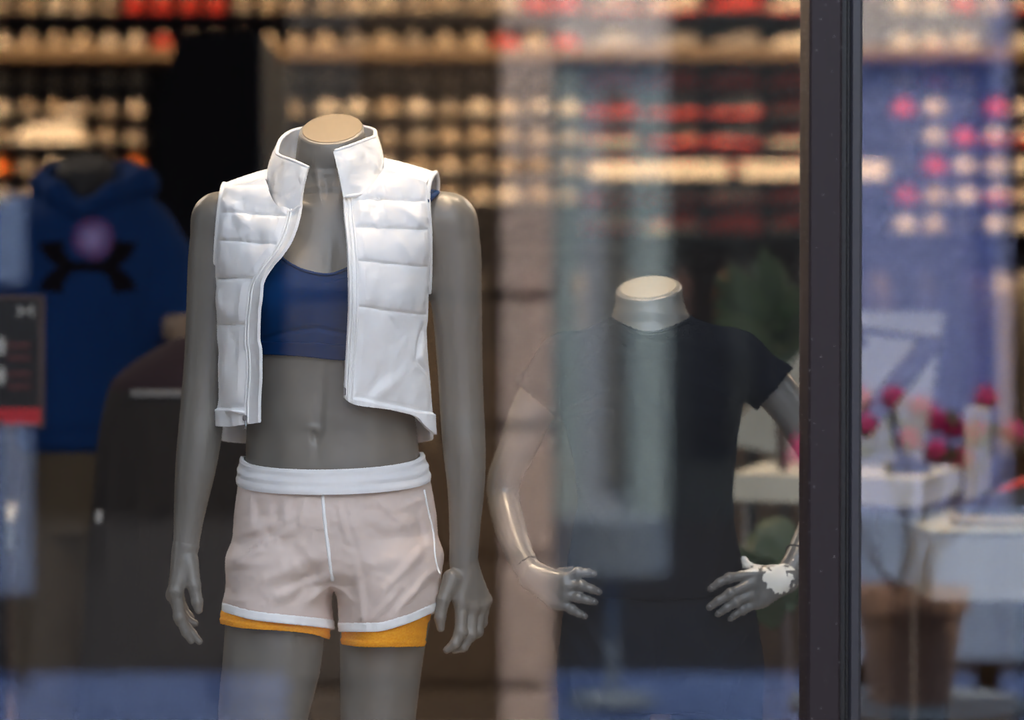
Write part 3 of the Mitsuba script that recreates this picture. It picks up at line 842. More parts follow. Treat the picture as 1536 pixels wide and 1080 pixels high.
CR = [(338, 852, 460, 782, 6, 9), (352, 806, 440, 776, 5, 9), (398, 905, 492, 862, 6, 9), (420, 884, 496, 852, -5, 8), (368, 745, 380, 805, 2, 8), (384, 742, 404, 800, -2, 8), (430, 742, 424, 800, 2, 7), (456, 742, 450, 800, 3, 7), (440, 826, 475, 862, -4, 10), (392, 874, 470, 836, 5, 9),
      (505, 748, 522, 810, 4, 7), (520, 752, 548, 835, 4, 8), (560, 745, 610, 790, 4, 8), (655, 800, 556, 910, 5, 8), (654, 850, 590, 925, 5, 7), (642, 742, 600, 762, 4, 7), (535, 850, 545, 935, 4, 7), (620, 755, 640, 830, -4, 7), (500, 856, 466, 905, 6, 7), (486, 845, 440, 900, -4, 8), (610, 870, 560, 930, 4, 7)]
wr = creases(gpx, gpy, CR) + 0.004 * (meshkit.noise(np.stack(np.broadcast_arrays(gpx / 26, gpy / 22, gpx * 0 + 1), -1)) - .5) + 0.0018 * (meshkit.noise(np.stack(np.broadcast_arrays(gpx / 9, gpy / 9, gpx * 0 + 5), -1)) - .5)
pl = 0.003 * (meshkit.noise(np.stack(np.broadcast_arrays(gpx / 7, gpy * 0 + 2, y * 40 + 0 * gpx), -1)) - .5) * np.exp(-np.clip(gpy - 730, 0, 99) / 18)
wr = wr * np.clip((gpy - 736) / 14, 0, 1)
sf.F = sf.F - (wr * fade + pl * np.clip((gpy - 734) / 6, 0, 1)).astype(np.float32)
hl = PchipInterpolator([300, 331, 380, 430, 470, 502], [910, 917, 930, 936, 940, 944])
hr = PchipInterpolator([502, 508, 560, 610, 650, 690], [947, 948, 948, 936, 919, 905])
hem = np.where(gpx < 503, hl(np.clip(gpx, 300, 502)), hr(np.clip(gpx, 503, 690)))
hem = hem + np.clip((y - 3.6) / .1, 0, 1) * 4
up = (gpy - hem) * A.m


def slab(F, a, b, thick):
    """The cloth of this thickness between the levels a (above) and b (below), both measured down from the hem in metres."""
    return np.maximum(np.maximum(F, -(F + thick)), np.maximum(up - b, a - up)).astype(np.float32)


top_cut = (734 - gpy) * A.m - np.clip(np.abs(gpx - 500) / 145, 0, 1) ** 2 * 0.020
main = np.maximum(slab(sf.F, -9, -0.0125, .0042), top_cut).astype(np.float32)
part(shorts, 'shell', ply(nets(main, sf.lo, h, 1), M['shell_cloth'], True))
part(shorts, 'hem_band', ply(nets(slab(sf.F - .0007, -0.0142, 0.0, .0055), sf.lo, h, 1), M['white_trim'], True), 'white hem band')


def front_of(F, fieldlo, hh, ax, pts):
    """First crossing of the surface along the depth at photo points."""
    out = []
    for px, py in pts:
        yy = 3.5
        for _ in range(4):
            q = P(px, py, yy)
            i, k = (int(round((q[0] - fieldlo[0]) / hh)), int(round((q[2] - fieldlo[2]) / hh)))
            col = F[np.clip(i, 0, F.shape[0] - 1), :, np.clip(k, 0, F.shape[2] - 1)] < 0
            if col.any():
                yy = ax[1][np.argmax(col)]
        out.append(P(px, py, yy))
    return np.array(out)


seam = front_of(sf.F, sf.lo, h, sf.ax, curve([(484, 738), (487, 780), (492, 820), (497, 858), (499, 872)], 40))
seam = gaussian_filter(seam, [1.5, 0], mode='nearest')
part(shorts, 'centre_seam', ply(tube(seam, .0028, 8), M['white_trim'], True), 'white raised centre seam')
piping = front_of(sf.F, sf.lo, h, sf.ax, curve([(636, 733), (642, 765), (650, 800), (653, 840), (658, 856), (661, 862)], 40))
part(shorts, 'side_piping', ply(tube(gaussian_filter(piping, [1.5, 0], mode='nearest') + [0, -.001, 0], .0016, 8), M['white_trim'], True), 'thin white side piping')
# waistband
ph = np.linspace(0, 2 * np.pi, 181)[None]
tv = np.linspace(0, 1, 40)[:, None]
fr_ = np.clip(np.sin(ph), 0, 1) ** .8
ytop = 679 + 23 * fr_ + 2
ybot = 720 + 22 * fr_ + 0 * ph
xl = 361 + (354 - 361) * tv
xr = 635 + (647 - 635) * tv
rr = 1 + (.010 * np.sin(np.pi * tv) + .0055 * np.sin(tv * np.pi * 5.2) * (tv > .1))
pxw = (xl + xr) / 2 + (xr - xl) / 2 * np.cos(ph) * rr
pyw = ytop + (ybot - ytop) * tv - np.cos(ph) * 3
Ww = np.where(np.sin(ph) > 0, (94 + 12 * tv) * np.sin(ph), (94 + 12 * tv) * np.sin(ph)) * rr
Ww = Ww + 1.5 * nz(pxw, pyw, 12, 3) + 4.0 * np.sin(ph)
Gw = A.grid(np.stack([pxw + 0 * Ww, pyw], -1), Ww)
part(shorts, 'waistband', ply(solid_grid(Gw, .005, out=[A.p(498, 0)[0], 3.6, 1.43]), M['white_knit'], 50), 'wide white elastic waistband')
# liner
lf = Field([A.p(322, 0)[0], 3.47, A.p(0, 985)[2]], [A.p(660, 0)[0], 3.72, A.p(0, 890)[2]], h)
A.loft(lf, [(885, 340, 491, 98, -100), (930, 331, 493, 98, -100), (955, 330, 494, 97, -99), (985, 331, 492, 96, -98)])
A.loft(lf, [(885, 513, 655, 98, -100), (920, 513, 646, 98, -100), (950, 513, 641, 97, -98), (985, 511, 636, 96, -97)])
x, y, z = lf.xyz()
gpx, gpy = 768 + x / y * FPX + 0 * z, 540 - (z - EYE) / y * FPX + 0 * x
ll = PchipInterpolator([300, 332, 360, 430, 470, 490, 503], [930, 936, 942, 947, 952, 958, 962])
lr = PchipInterpolator([503, 510, 560, 637, 690], [962, 966, 971, 970, 969])
hem2 = np.where(gpx < 501, ll(np.clip(gpx, 300, 502)), lr(np.clip(gpx, 503, 690)))
lf.F = lf.F - (0.003 * (meshkit.noise(np.stack(np.broadcast_arrays(gpx / 18, gpy / 8, gpx * 0), -1)) - .5)).astype(np.float32) - (0.0012 * np.exp(-((hem2 - gpy - 7) / 2.5) ** 2) - .0008 * np.exp(-((hem2 - gpy - 10) / 1.5) ** 2)).astype(np.float32)
lm = np.maximum(np.maximum(lf.F, -(lf.F + .0042)), np.maximum((gpy - hem2) * A.m, (902 - gpy) * A.m)).astype(np.float32)
part(shorts, 'liner', ply(nets(lm, lf.lo, h, 1), M['orange_cloth'], True), 'bright orange inner liner showing below the hem')

# ---------------------------------------------------------------- second mannequin: navy T-shirt, hands on hips
B = Fig(3.8)


def front_map(f):
    ng = f.F < 0
    fi = np.argmax(ng, 1)
    j0 = np.clip(fi - 1, 0, None)
    a, c = np.meshgrid(np.arange(ng.shape[0]), np.arange(ng.shape[2]), indexing='ij')
    q0, q1 = f.F[a, j0, c], f.F[a, fi, c]
    far = f.ax[1][len(f.ax[1]) // 2]
    return gaussian_filter(np.where(ng.any(1), f.ax[1][j0] + f.h * q0 / (q0 - q1 + 1e-9), far), 1.0)


def lay_on(f, fm, S, gap, start):
    from scipy.ndimage import map_coordinates
    yy = np.full(S.shape[:-1], start)
    for _ in range(4):
        xx, zz = (S[..., 0] - 768) / FPX * yy, EYE - (S[..., 1] - 540) / FPX * yy
        yy = map_coordinates(fm, [(xx - f.lo[0]) / f.h, (zz - f.lo[2]) / f.h], order=1, mode='nearest') - gap
    return np.stack([(S[..., 0] - 768) / FPX * yy, yy, EYE - (S[..., 1] - 540) / FPX * yy], -1)


tors2 = [(484, 930, 1024, 38, -48), (505, 892, 1070, 54, -66), (530, 862, 1098, 74, -82), (570, 850, 1102, 92, -85), (610, 846, 1106, 100, -82), (650, 856, 1100, 92, -78), (700, 868, 1096, 82, -76), (750, 872, 1092, 75, -76), (800, 864, 1098, 78, -83), (850, 856, 1110, 84, -92), (905, 852, 1122, 86, -102), (960, 850, 1128, 84, -104)]
b2 = Field([B.p(722, 0)[0], 3.62, PLAT], [B.p(1285, 0)[0], 3.98, 1.76], 0.0034)
B.loft(b2, tors2)
b2.chain(B.pts([(973, 405, -2), (974, 450, -2), (976, 492, -8)]), [.0452, .0462, .062], 0.03)
arm2l = [(905, 522, -8, 30), (848, 552, -10, 34), (806, 603, -18, 34), (778, 668, -34, 29), (754, 732, -46, 24.5), (764, 786, -8, 24), (783, 838, 40, 20), (795, 857, 58, 18.5)]
arm2r = [(1045, 520, -8, 30), (1104, 547, -10, 34), (1163, 586, -16, 32), (1206, 648, -30, 28), (1240, 722, -44, 24.5), (1226, 776, -6, 24), (1200, 832, 42, 20.5), (1184, 862, 60, 19)]
for arm in (arm2l, arm2r):
    b2.limb(B.pts(arm), B.rad(arm), 0.014)
for L in ([(918, 960, -6, 66), (905, 1100, 0, 56), (900, 1290, 6, 44), (900, 1400, -8, 44), (902, 1560, -8, 31), (902, 1618, -8, 30)], [(1060, 960, -6, 66), (1070, 1100, 0, 56), (1076, 1290, 6, 44), (1076, 1400, -8, 44), (1078, 1560, -8, 31), (1078, 1618, -8, 30)]):
    b2.limb(B.pts(L), B.rad(L), 0.02)
    e = L[-1]
    b2.chain(B.pts([(e[0], 1630, -20), (e[0], 1636, 60), (e[0], 1640, 130)]), [.033, .03, .022], 0.03)
x, y, z = b2.xyz()
c2z, c2x, s2 = B.p(972.5, 431)[2], B.p(972.5, 431)[0], math.tan(math.radians(22))
b2.F = np.maximum(b2.F, (z - c2z - (y - 3.8) * s2 - (x - c2x) * .10) * .92)
b2.F = np.maximum(b2.F, PLAT + .001 - z)
m2 = thing('mannequin', 'headless pale grey mannequin with hands on its hips in a dark navy T-shirt', 'mannequin')
part(m2, 'body', ply(b2.mesh(2), M['mannequin_pale'], True))
part(m2, 'neck_cap', ply(neck_cap(B, 972.5, 431, .0463, s2, .10), M['neck_cap_pale'], 40), 'pale neck cap with a chipped rim')
left_f = [[(849, 869, 96, 8.5), (867, 859, 102, 7.2), (880, 859, 103, 6.4), (891, 861, 101, 5.2)],
          [(850, 879, 99, 8.5), (872, 878, 107, 7.4), (886, 883, 107, 6.5), (898, 888, 104, 5.3)],
          [(848, 893, 98, 8.2), (868, 896, 106, 7.2), (881, 900, 106, 6.3), (892, 903, 103, 5.2)],
          [(842, 906, 94, 7.6), (858, 914, 101, 6.4), (868, 920, 101, 5.7), (877, 924, 99, 4.8)]]
right_f = [[(1132, 861, 98, 8.5), (1094, 867, 106, 7), (1079, 874, 106, 6.3), (1066, 883, 103, 5.1)],
           [(1126, 876, 102, 8.5), (1096, 890, 110, 7.2), (1078, 901, 110, 6.4), (1064, 911, 106, 5.2)],
           [(1127, 892, 101, 8.2), (1104, 903, 109, 7), (1090, 912, 109, 6.2), (1077, 921, 105, 5.1)],
           [(1134, 905, 97, 7.8), (1114, 915, 104, 6.2), (1104, 921, 104, 5.6), (1096, 928, 101, 4.7)]]
part(m2, 'hand', ply(hand_mesh(B, (800, 864, 62, 18), [(848, 869, 94, 10), (850, 879, 97, 10), (848, 893, 96, 10), (842, 905, 92, 9)], left_f,
                               [(822, 872, 80, 12), (842, 862, 60, 9.5), (858, 858, 30, 8), (868, 858, 0, 6.5)], [(812, 876, 70, 15), (838, 902, 88, 11)],
                               extra=[((806, 872, 66, 17), (832, 900, 86, 13))]), M['mannequin_pale'], True))


def chipped(p, n, uv):
    cx, cy, cz = (float(q) for q in B.p(1167, 869, 78))
    d = dr.sqrt(dr.square((p.x - cx) / 0.020) + dr.square((p.z - cz + 0.10 * (p.x - cx)) / 0.016))
    rag = fbm(p.x * 160, p.y * 160, p.z * 90, 3) * 1.3 + noise(p.x * 300, 2.0, p.z * 80) * 0.5
    th_ = (p.z - float(B.p(0, 856, 80)[2]))
    thumb_ = smoothstep(0.0, 0.0015, th_) * smoothstep(0.35, 0.45, fbm(p.x * 110, p.y * 90, p.z * 60, 2))
    t = dr.maximum(smoothstep(1.28, 1.22, d + (rag - 0.85) * 0.85), thumb_)
    return mix(mi.Color3f(0.128, 0.123, 0.114), mi.Color3f(0.80, 0.77, 0.68), t)


M['chipped'] = mat('chipped', principled(proc(chipped), 0.32, 0.55))
part(m2, 'hand', ply(hand_mesh(B, (1177, 868, 66, 18), [(1134, 862, 96, 10), (1128, 876, 99, 10), (1128, 892, 98, 10), (1134, 904, 94, 9)], right_f,
                               [(1160, 859, 78, 11), (1137, 856, 66, 8), (1121, 849, 50, 6.5), (1116, 839, 40, 5)], [(1168, 874, 74, 15), (1142, 900, 90, 11)],
                               extra=[((1172, 872, 70, 17), (1145, 895, 88, 13))]), M['chipped'], True), 'hand with cream chipped paint at the wrist')
part(m2, 'fingernails', ply(nails(B, [(f[2], f[3], f[3][3]) for f in left_f + right_f]), M['nail'], True))


def ring(c, axis, r, t=0.0012):
    axis = np.array(axis) / np.linalg.norm(axis)
    u = np.cross(axis, [0, 0, 1.0])
    u /= np.linalg.norm(u)
    w = np.cross(axis, u)
    a = np.linspace(0, 2 * np.pi, 41)
    return tube(c + r * (np.cos(a)[:, None] * u + np.sin(a)[:, None] * w), t, 6)


for a_, b_, r in (((783, 838, 40), (797, 857, 58), 19.2), ((1206, 820, 32), (1194, 840, 48), 21.0)):
    q0, q1 = B.p(*a_), B.p(*b_)
    part(m2, 'wrist_joint', ply(ring(q0 * .4 + q1 * .6, q1 - q0, r * B.m, .0013), M['joint'], True), 'thin dark joint line round the wrist')

# trousers
tr = thing('trousers', 'dark navy trousers on the mannequin with hands on hips', 'trousers')
tf = Field([B.p(820, 0)[0], 3.62, 0.50], [B.p(1165, 0)[0], 3.97, B.p(0, 860)[2]], 0.004)
B.loft(tf, [(870, 850, 1122, 92, -104), (905, 846, 1132, 93, -108), (960, 842, 1140, 92, -110), (1020, 840, 1142, 90, -110), (1060, 845, 1138, 84, -104)])
for L in ([(912, 1000, -6, 72), (905, 1100, 0, 64), (898, 1290, 4, 54), (898, 1440, -4, 48), (900, 1570, -6, 44)], [(1070, 1000, -6, 72), (1076, 1100, 0, 64), (1082, 1290, 4, 54), (1080, 1440, -4, 48), (1078, 1570, -6, 44)]):
    tf.chain(B.pts(L), B.rad(L), 0.02)
x, y, z = tf.xyz()
tf.F = np.maximum(tf.F, z - B.p(0, 884)[2])
trm = tf.mesh(2)
tx, ty = B.back(np.array(trm.vertices))
push(trm, creases(tx, ty, [(850, 945, 920, 1075, 5, 9), (870, 930, 960, 1040, 5, 10), (900, 960, 905, 1090, 4, 12), (1130, 940, 1060, 1020, 5, 10), (1120, 990, 1075, 1080, 5, 10), (985, 905, 985, 1030, -3, 5), (848, 990, 880, 1080, 5, 8)]))
part(tr, 'leg_cloth', ply(trm, M['trouser_cloth'], True))
part(tr, 'waistband', ply(solid_grid(B.grid(np.stack([984 + 140 * np.cos(ph) + 0 * tv, 880 + 22 * tv + 0 * ph], -1), (np.where(np.sin(ph) > 0, 97, 110) * np.sin(ph) - 1 + 0 * tv)), .004, out=[B.p(984, 0)[0], 3.8, 1.23]), M['trouser_cloth'], 50))

# T-shirt
ts = thing('t_shirt', 'dark navy short-sleeved crew-neck T-shirt on the mannequin with hands on hips', 'T-shirt')
h2 = 0.0028
q = Field([B.p(765, 0)[0], 3.65, B.p(0, 918)[2]], [B.p(1200, 0)[0], 3.93, B.p(0, 455)[2]], h2)
sleeves = Field(q.lo, [q.ax[k][-1] for k in range(3)], h2)
sl_l = [(925, 505, -8, 24), (850, 546, -10, 44), (806, 601, -17, 40.5), (765, 650, -26, 41)]
sl_r = [(1028, 500, -8, 24), (1102, 540, -10, 43), (1163, 584, -16, 38), (1205, 620, -24, 38)]
for s_ in (sl_l, sl_r):
    sleeves.chain(B.pts(s_), B.rad(s_), 0.02)
open_sleeves = sleeves.F.copy()
x, y, z = q.xyz()
spx, spy = 768 + x / y * FPX + 0 * z, 540 - (z - EYE) / y * FPX + 0 * x
for c_, d_ in (((806, 601), (-.645, .763)), ((1163.5, 584), (.766, .643))):
    cut = ((spx - c_[0]) * d_[0] + (spy - c_[1]) * d_[1]) * B.m
    sleeves.F = np.maximum(sleeves.F, cut.astype(np.float32))
B.loft(q, [(470, 930, 1022, 40, -52), (484, 905, 1048, 52, -66), (500, 880, 1082, 64, -78), (530, 855, 1104, 84, -88), (570, 844, 1108, 103, -91), (610, 840, 1112, 112, -88), (650, 850, 1106, 104, -84), (700, 862, 1102, 93, -82), (750, 866, 1098, 86, -82), (800, 859, 1104, 90, -90), (850, 851, 1116, 98, -102), (905, 846, 1130, 102, -112), (925, 845, 1132, 102, -112)])
inner = q.F.copy()
q.union(sleeves.F, 0.02)
thick = 0.0045
wob = (0.003 * (meshkit.noise(np.stack(np.broadcast_arrays(spx / 34, spy / 34, spx * 0), -1)) - .5)).astype(np.float32)
q.F = q.F - wob
hol = Field(q.lo, [q.ax[k][-1] for k in range(3)], h2)
hol.F = inner - wob
hol.union(open_sleeves - wob, 0.02)
shell = np.maximum(q.F, -(hol.F + thick))
# the sleeve ends and hem stay open, the neck is cut out round the neck
hemS = 897 + 4 * np.cos((spx - 985) / 60) - np.clip((spx - 1050) / 80, 0, 1) * 8
shell = np.maximum(shell, (spy - hemS) * B.m)
ncx = B.p(976, 0)[0]
neck_r = (np.sqrt(((x - ncx) / 0.0625) ** 2 + ((y - 3.805) / 0.066) ** 2 + 0 * z) - 1) * 0.06
neck_cut = np.maximum(neck_r, B.p(0, 502)[2] - z)
shell = np.maximum(shell, -neck_cut)
shm = nets(shell.astype(np.float32), q.lo, h2, 2)
sx, sy = B.back(np.array(shm.vertices))
fr2 = np.clip(-np.array(shm.vertex_normals)[:, 1] * 2, 0, 1)
push(shm, fr2 * creases(sx, sy, [(838, 618, 930, 580, 5, 8), (842, 630, 940, 600, -4, 8), (1112, 605, 1040, 570, 5, 8), (1108, 620, 1030, 600, -4, 9), (1100, 720, 1040, 820, 4, 9), (1098, 760, 1060, 850, 4, 8), (870, 740, 930, 830, 4, 10), (866, 700, 900, 800, 3, 9), (900, 505, 1060, 520, 3, 8), (905, 530, 1050, 545, 3, 9), (1102, 740, 1090, 790, 5, 7), (860, 545, 815, 615, -2, 5), (1105, 545, 1135, 600, -2, 5), (1105, 800, 1050, 880, 4, 9)]))
part(ts, 'cloth', ply(shm, M['navy_cloth'], True))
a_ = np.linspace(0, 2 * np.pi, 70)
qm = front_map(q)
colr = []
for t in a_:
    X_, Y_ = ncx + .0635 * np.cos(t), 3.805 + .067 * np.sin(t)
    i, j = int((X_ - q.lo[0]) / h2), int((Y_ - q.lo[1]) / h2)
    col = q.F[i, j, :] < 0
    colr.append([X_, Y_, q.ax[2][len(col) - 1 - np.argmax(col[::-1])] if col.any() else B.p(0, 478)[2]])
colr = np.array(colr)
colr[:, 2] = gaussian_filter(colr[:, 2], 2, mode='wrap')
part(ts, 'neckband', ply(tube(colr + [0, 0, -.001], .0045, 8), M['navy_cloth'], True))

# ---------------------------------------------------------------- third mannequin: blue hoodie, out of focus
C = Fig(5.4)
m3_ = thing('mannequin', 'blurred dark grey mannequin wearing the blue hoodie at the left', 'mannequin')
cf = Field([C.p(-90, 0)[0], 5.2, FLOOR + .002], [C.p(300, 0)[0], 5.62, C.p(0, 225)[2]], 0.008)
cf.chain(C.pts([(128, 215, 0), (128, 260, 0), (126, 340, -6)]), [.058, .056, .07], .03)
C.loft(cf, [(320, 40, 215, 70, -80), (400, 0, 250, 95, -95), (520, 10, 240, 92, -90), (660, 35, 215, 90, -90), (720, 40, 210, 90, -100)], .03)
x, y, z = cf.xyz()
cf.F = np.maximum(cf.F, (z - C.p(0, 243)[2] - (y - 5.4) * .45) * .9)
part(m3_, 'body', ply(cf.mesh(2), M['mannequin_dark'], True))
part(m3_, 'hand', ply(hand_mesh(C, (266, 492, 60, 26), [(276, 512, 70, 14), (280, 514, 62, 14), (282, 512, 52, 13)], [[(276, 512, 70, 12), (280, 532, 72, 11), (279, 545, 72, 9)], [(280, 514, 62, 12), (285, 534, 62, 11), (285, 546, 62, 9)], [(282, 512, 52, 12), (289, 530, 52, 11), (289, 540, 52, 9)], [(283, 510, 44, 10), (291, 526, 44, 9), (292, 534, 44, 8)]], [(268, 504, 76, 14), (268, 520, 84, 12), (270, 530, 88, 9)], [(270, 500, 70, 16), (280, 512, 60, 13)], h=.003), M['tan_warm_lit'], True), 'hand below the sleeve, tan for the warm light on it')  # tan colour carries the warm light on the hand
hood = thing('hoodie', 'royal blue hoodie with a dark chest logo on the blurred mannequin at left', 'hoodie')
hf = Field([C.p(-110, 0)[0], 5.14, C.p(0, 700)[2]], [C.p(310, 0)[0], 5.66, C.p(0, 235)[2]], 0.006)
C.loft(hf, [(292, 80, 178, 62, -80), (306, 42, 222, 84, -100), (340, -5, 258, 112, -120), (400, -12, 262, 130, -128), (500, -4, 252, 128, -124), (600, 16, 236, 122, -118), (655, 26, 224, 118, -115), (676, 32, 218, 110, -108)])
hf.chain(C.pts([(40, 335, 0), (-20, 400, 0), (-48, 500, 10), (-60, 600, 30)]), [.062, .062, .054, .046], .03)
hf.chain(C.pts([(215, 338, 0), (247, 390, 0), (258, 440, 20), (262, 492, 50)]), [.062, .058, .050, .044], .03)
hf.chain(C.pts([(122, 318, 110), (86, 290, 70), (70, 278, 10), (86, 272, -60), (135, 268, -95), (190, 270, -60), (214, 276, 10), (170, 292, 70), (122, 318, 110)]), [.016, .026, .034, .04, .042, .04, .034, .026, .016], .015)
x, y, z = hf.xyz()
nb = np.sqrt((x - C.p(128, 0)[0]) ** 2 + (y - 5.4) ** 2 + 0 * z) - (0.062 + np.clip(z - C.p(0, 315)[2], 0, 9) * .25)
hf.F = np.maximum(hf.F, -np.maximum(nb, C.p(0, 345)[2] - z)).astype(np.float32)
part(hood, 'cloth', ply(hf.mesh(2), M['hoodie_cloth'], True))
hm = front_map(hf)


def on_hoodie(poly, gap, depth):
    geo = poly if hasattr(poly, 'geoms') else sg.MultiPolygon([poly])
    ms = []
    for g in geo.geoms:
        m = trimesh.creation.extrude_polygon(g, 1.0, engine='earcut')
        vv_, ff_ = trimesh.remesh.subdivide_to_size(m.vertices, m.faces, 9.0)
        Pq = lay_on(hf, hm, vv_[:, :2], 0.0, 5.28)
        Pq[:, 1] -= gap + depth * vv_[:, 2]
        ms.append(trimesh.Trimesh(Pq, ff_[:, ::-1], process=False))
    return cat(ms)


def arc(cx, cy, rx, ry, t0, t1, wa, wb_):
    t = np.linspace(t0, t1, 30)
    wdt = wa + (wb_ - wa) * np.abs(np.linspace(-1, 1, 30))
    o = np.stack([cx + (rx + wdt / 2) * np.cos(t), cy + (ry + wdt / 2) * np.sin(t)], 1)
    i_ = np.stack([cx + (rx - wdt / 2) * np.cos(t), cy + (ry - wdt / 2) * np.sin(t)], 1)
    return sg.Polygon(np.vstack([o, i_[::-1]])).buffer(0)


logo = arc(132, 358, 56, 46, 0.10, np.pi - .10, 5, 36).union(arc(132, 442, 56, 46, np.pi + .10, 2 * np.pi - .10, 5, 36))
part(hood, 'logo', ply(on_hoodie(logo, 0.001, .003), M['hoodie_print']), 'dark interlocking-arcs emblem on the chest')
part(hood, 'pocket', ply(on_hoodie(sg.Polygon([(70, 458), (195, 458), (222, 590), (222, 640), (42, 640), (42, 590)]), 0.001, .007), M['hoodie_cloth']), 'front pouch pocket')
part(hood, 'hem', ply(on_hoodie(sg.Polygon([(36, 648), (216, 648), (214, 672), (38, 672)]), 0.001, .006), M['hoodie_cloth']))
kt = thing('trousers', 'brown trousers below the blue hoodie, out of focus at left', 'trousers')
kf = Field([C.p(10, 0)[0], 5.22, FLOOR + .01], [C.p(240, 0)[0], 5.6, C.p(0, 650)[2]], 0.008)
C.loft(kf, [(655, 40, 212, 104, -110), (720, 34, 216, 104, -118), (800, 34, 216, 100, -112)])
kf.chain(C.pts([(78, 780, 0), (72, 1000, 0), (70, 1300, 0), (70, 1545, 0)]), [.082, .075, .065, .06], .02)
kf.chain(C.pts([(172, 780, 0), (178, 1000, 0), (180, 1300, 0), (180, 1545, 0)]), [.082, .075, .065, .06], .02)
part(kt, 'leg_cloth', ply(kf.mesh(2), M['khaki_cloth'], True))

# ---------------------------------------------------------------- dark coat on a stand behind the first mannequin's arm
E = Fig(4.75)
stand = thing('garment_stand', 'black pole stand carrying the dark grey coat, hidden behind it', 'stand')
ex = E.p(300, 0)[0]
part(stand, 'pole', ply(tube([[ex, 4.75, FLOOR + .02], [ex, 4.75, E.p(0, 515)[2]]], .014, 12), M['black']))
part(stand, 'base', ply(lathe([(0.001, FLOOR), (.16, FLOOR), (.16, FLOOR + .012), (.02, FLOOR + .022), (0.001, FLOOR + .022)], 28, (ex, 4.75, 0)), M['black'], 40))
coat = thing('coat', 'long charcoal coat with plum shoulders on a stand, left of the first mannequin', 'coat')
ef = Field([E.p(90, 0)[0], 4.55, .62], [E.p(500, 0)[0], 4.98, E.p(0, 500)[2]], 0.006)
E.loft(ef, [(506, 268, 334, 40, -40), (524, 232, 368, 62, -62), (550, 192, 404, 84, -82), (578, 166, 430, 98, -92), (640, 152, 440, 110, -100), (780, 138, 452, 118, -104), (930, 126, 458, 126, -110), (1080, 116, 466, 132, -114), (1250, 110, 470, 134, -116)])
em = ef.mesh(2)
x, y, z = ef.xyz()
exx, eyy = E.back(np.array(em.vertices))
push(em, 0.008 * (meshkit.noise(np.stack([exx / 16, eyy / 160, exx * 0], -1)) - .5) * np.clip((eyy - 600) / 60, 0, 1) + creases(exx, eyy, [(150, 800, 280, 740, 6, 12), (175, 600, 160, 760, 5, 10)]))
zc_ = E.p(0, 585)[2]
top_m, low_m = (trimesh.intersections.slice_mesh_plane(em, [0, 0, s], [0, 0, zc_]) for s in (1, -1))
part(coat, 'body', ply(low_m, M['coat_cloth'], True))
part(coat, 'shoulder_cape', ply(top_m, M['plum_cloth'], True), 'plum shoulders')
em2 = front_map(ef)
st_ = lay_on(ef, em2, np.stack(np.meshgrid(np.linspace(196, 400, 60), [584, 590, 596]), -1), .006, 4.65)
part(coat, 'chest_stripe', ply(solid_grid(st_, .004, out=[ex, 4.8, 1.5]), M['stripe_grey'], True), 'thin light grey stripe')
tg = lay_on(ef, em2, np.array([[[150.0, 775.0]]]), .006, 4.65)[0, 0]
part(coat, 'tag', ply(chamfer(tg, [.016, .004, .024], .001), M['sign_white']), 'small white tag')

# ---------------------------------------------------------------- things at the left edge
D_ = 5.0
sg_k = thing('poster_stand', 'black framed price sign with red strip and dull red lines at the left edge', 'sign')
q0, q1 = P(-70, 443, D_), P(66, 642, D_)
part(sg_k, 'frame', ply(cat(box3(q0[0], q1[0], D_ - .004, D_ + .012, q0[2] - .010, q0[2], .002), box3(q0[0], q1[0], D_ - .004, D_ + .012, q1[2], q1[2] + .008, .002), box3(q1[0] - .011, q1[0], D_ - .004, D_ + .012, q1[2] + .008, q0[2] - .010, .002), box3(q0[0], q0[0] + .011, D_ - .004, D_ + .012, q1[2] + .008, q0[2] - .01, .002)), M['sign_frame']))
part(sg_k, 'board', ply(box3(q0[0] + .004, q1[0] - .004, D_, D_ + .010, q1[2] + .004, q0[2] - .004), M['sign_black']))


def flat_on(poly, D, d=.002, front=.0025):
    return extrude_poly(poly, lambda u, v, w: P(u, v, D - front + 0) + np.array([0, -w, 0]), d)


def ell_poly(cx, cy, rx, ry, n=20):
    t = np.arange(n) * 2 * np.pi / n
    return np.stack([cx + rx * np.cos(t), cy + ry * np.sin(t)], 1)


emb = arc(39, 458, 10, 9, 0.1, np.pi - .1, 2.5, 6).union(arc(39, 475, 10, 9, np.pi + .1, 2 * np.pi - .1, 2.5, 6))
part(sg_k, 'emblem', ply(cat([flat_on(np.array(g.exterior.coords)[:-1], D_) for g in getattr(emb, 'geoms', [emb])]), M['sign_white']), 'small white interlocking-arcs emblem')
part(sg_k, 'text_line', ply(cat([flat_on([(12, y0), (46, y0), (46, y0 + 8), (12, y0 + 8)], D_) for y0 in (514, 533, 557, 576)]), M['sign_dull_red']), 'dull red text lines')
part(sg_k, 'numeral', ply(cat([flat_on(ell_poly(2, cy, 7, 14), D_) for cy in (519, 563)]), M['sign_white']), 'pale numerals')
part(sg_k, 'red_strip', ply(flat_on([(-60, 612), (62, 612), (62, 636), (-60, 636)], D_), M['sign_red']), 'red strip')
pc = P(0, 642, D_)
part(sg_k, 'post', ply(tube([[pc[0], D_ + .006, FLOOR + .01], [pc[0], D_ + .006, pc[2] + .02]], .012, 12), M['black']))
part(sg_k, 'foot', ply(lathe([(.001, FLOOR), (.13, FLOOR), (.13, FLOOR + .01), (.015, FLOOR + .02), (.001, FLOOR + .02)], 24, (pc[0], D_ + .006, 0)), M['black'], 40))
tb = thing('display_table', 'grey high table with a thick top at the lower left edge', 'table')
a0, a1 = P(-160, 778, 6.0), P(100, 828, 6.0)
part(tb, 'table_top', ply(box3(a0[0], a1[0], 6.0, 6.6, a1[2], a0[2], .004), M['table_grey']))
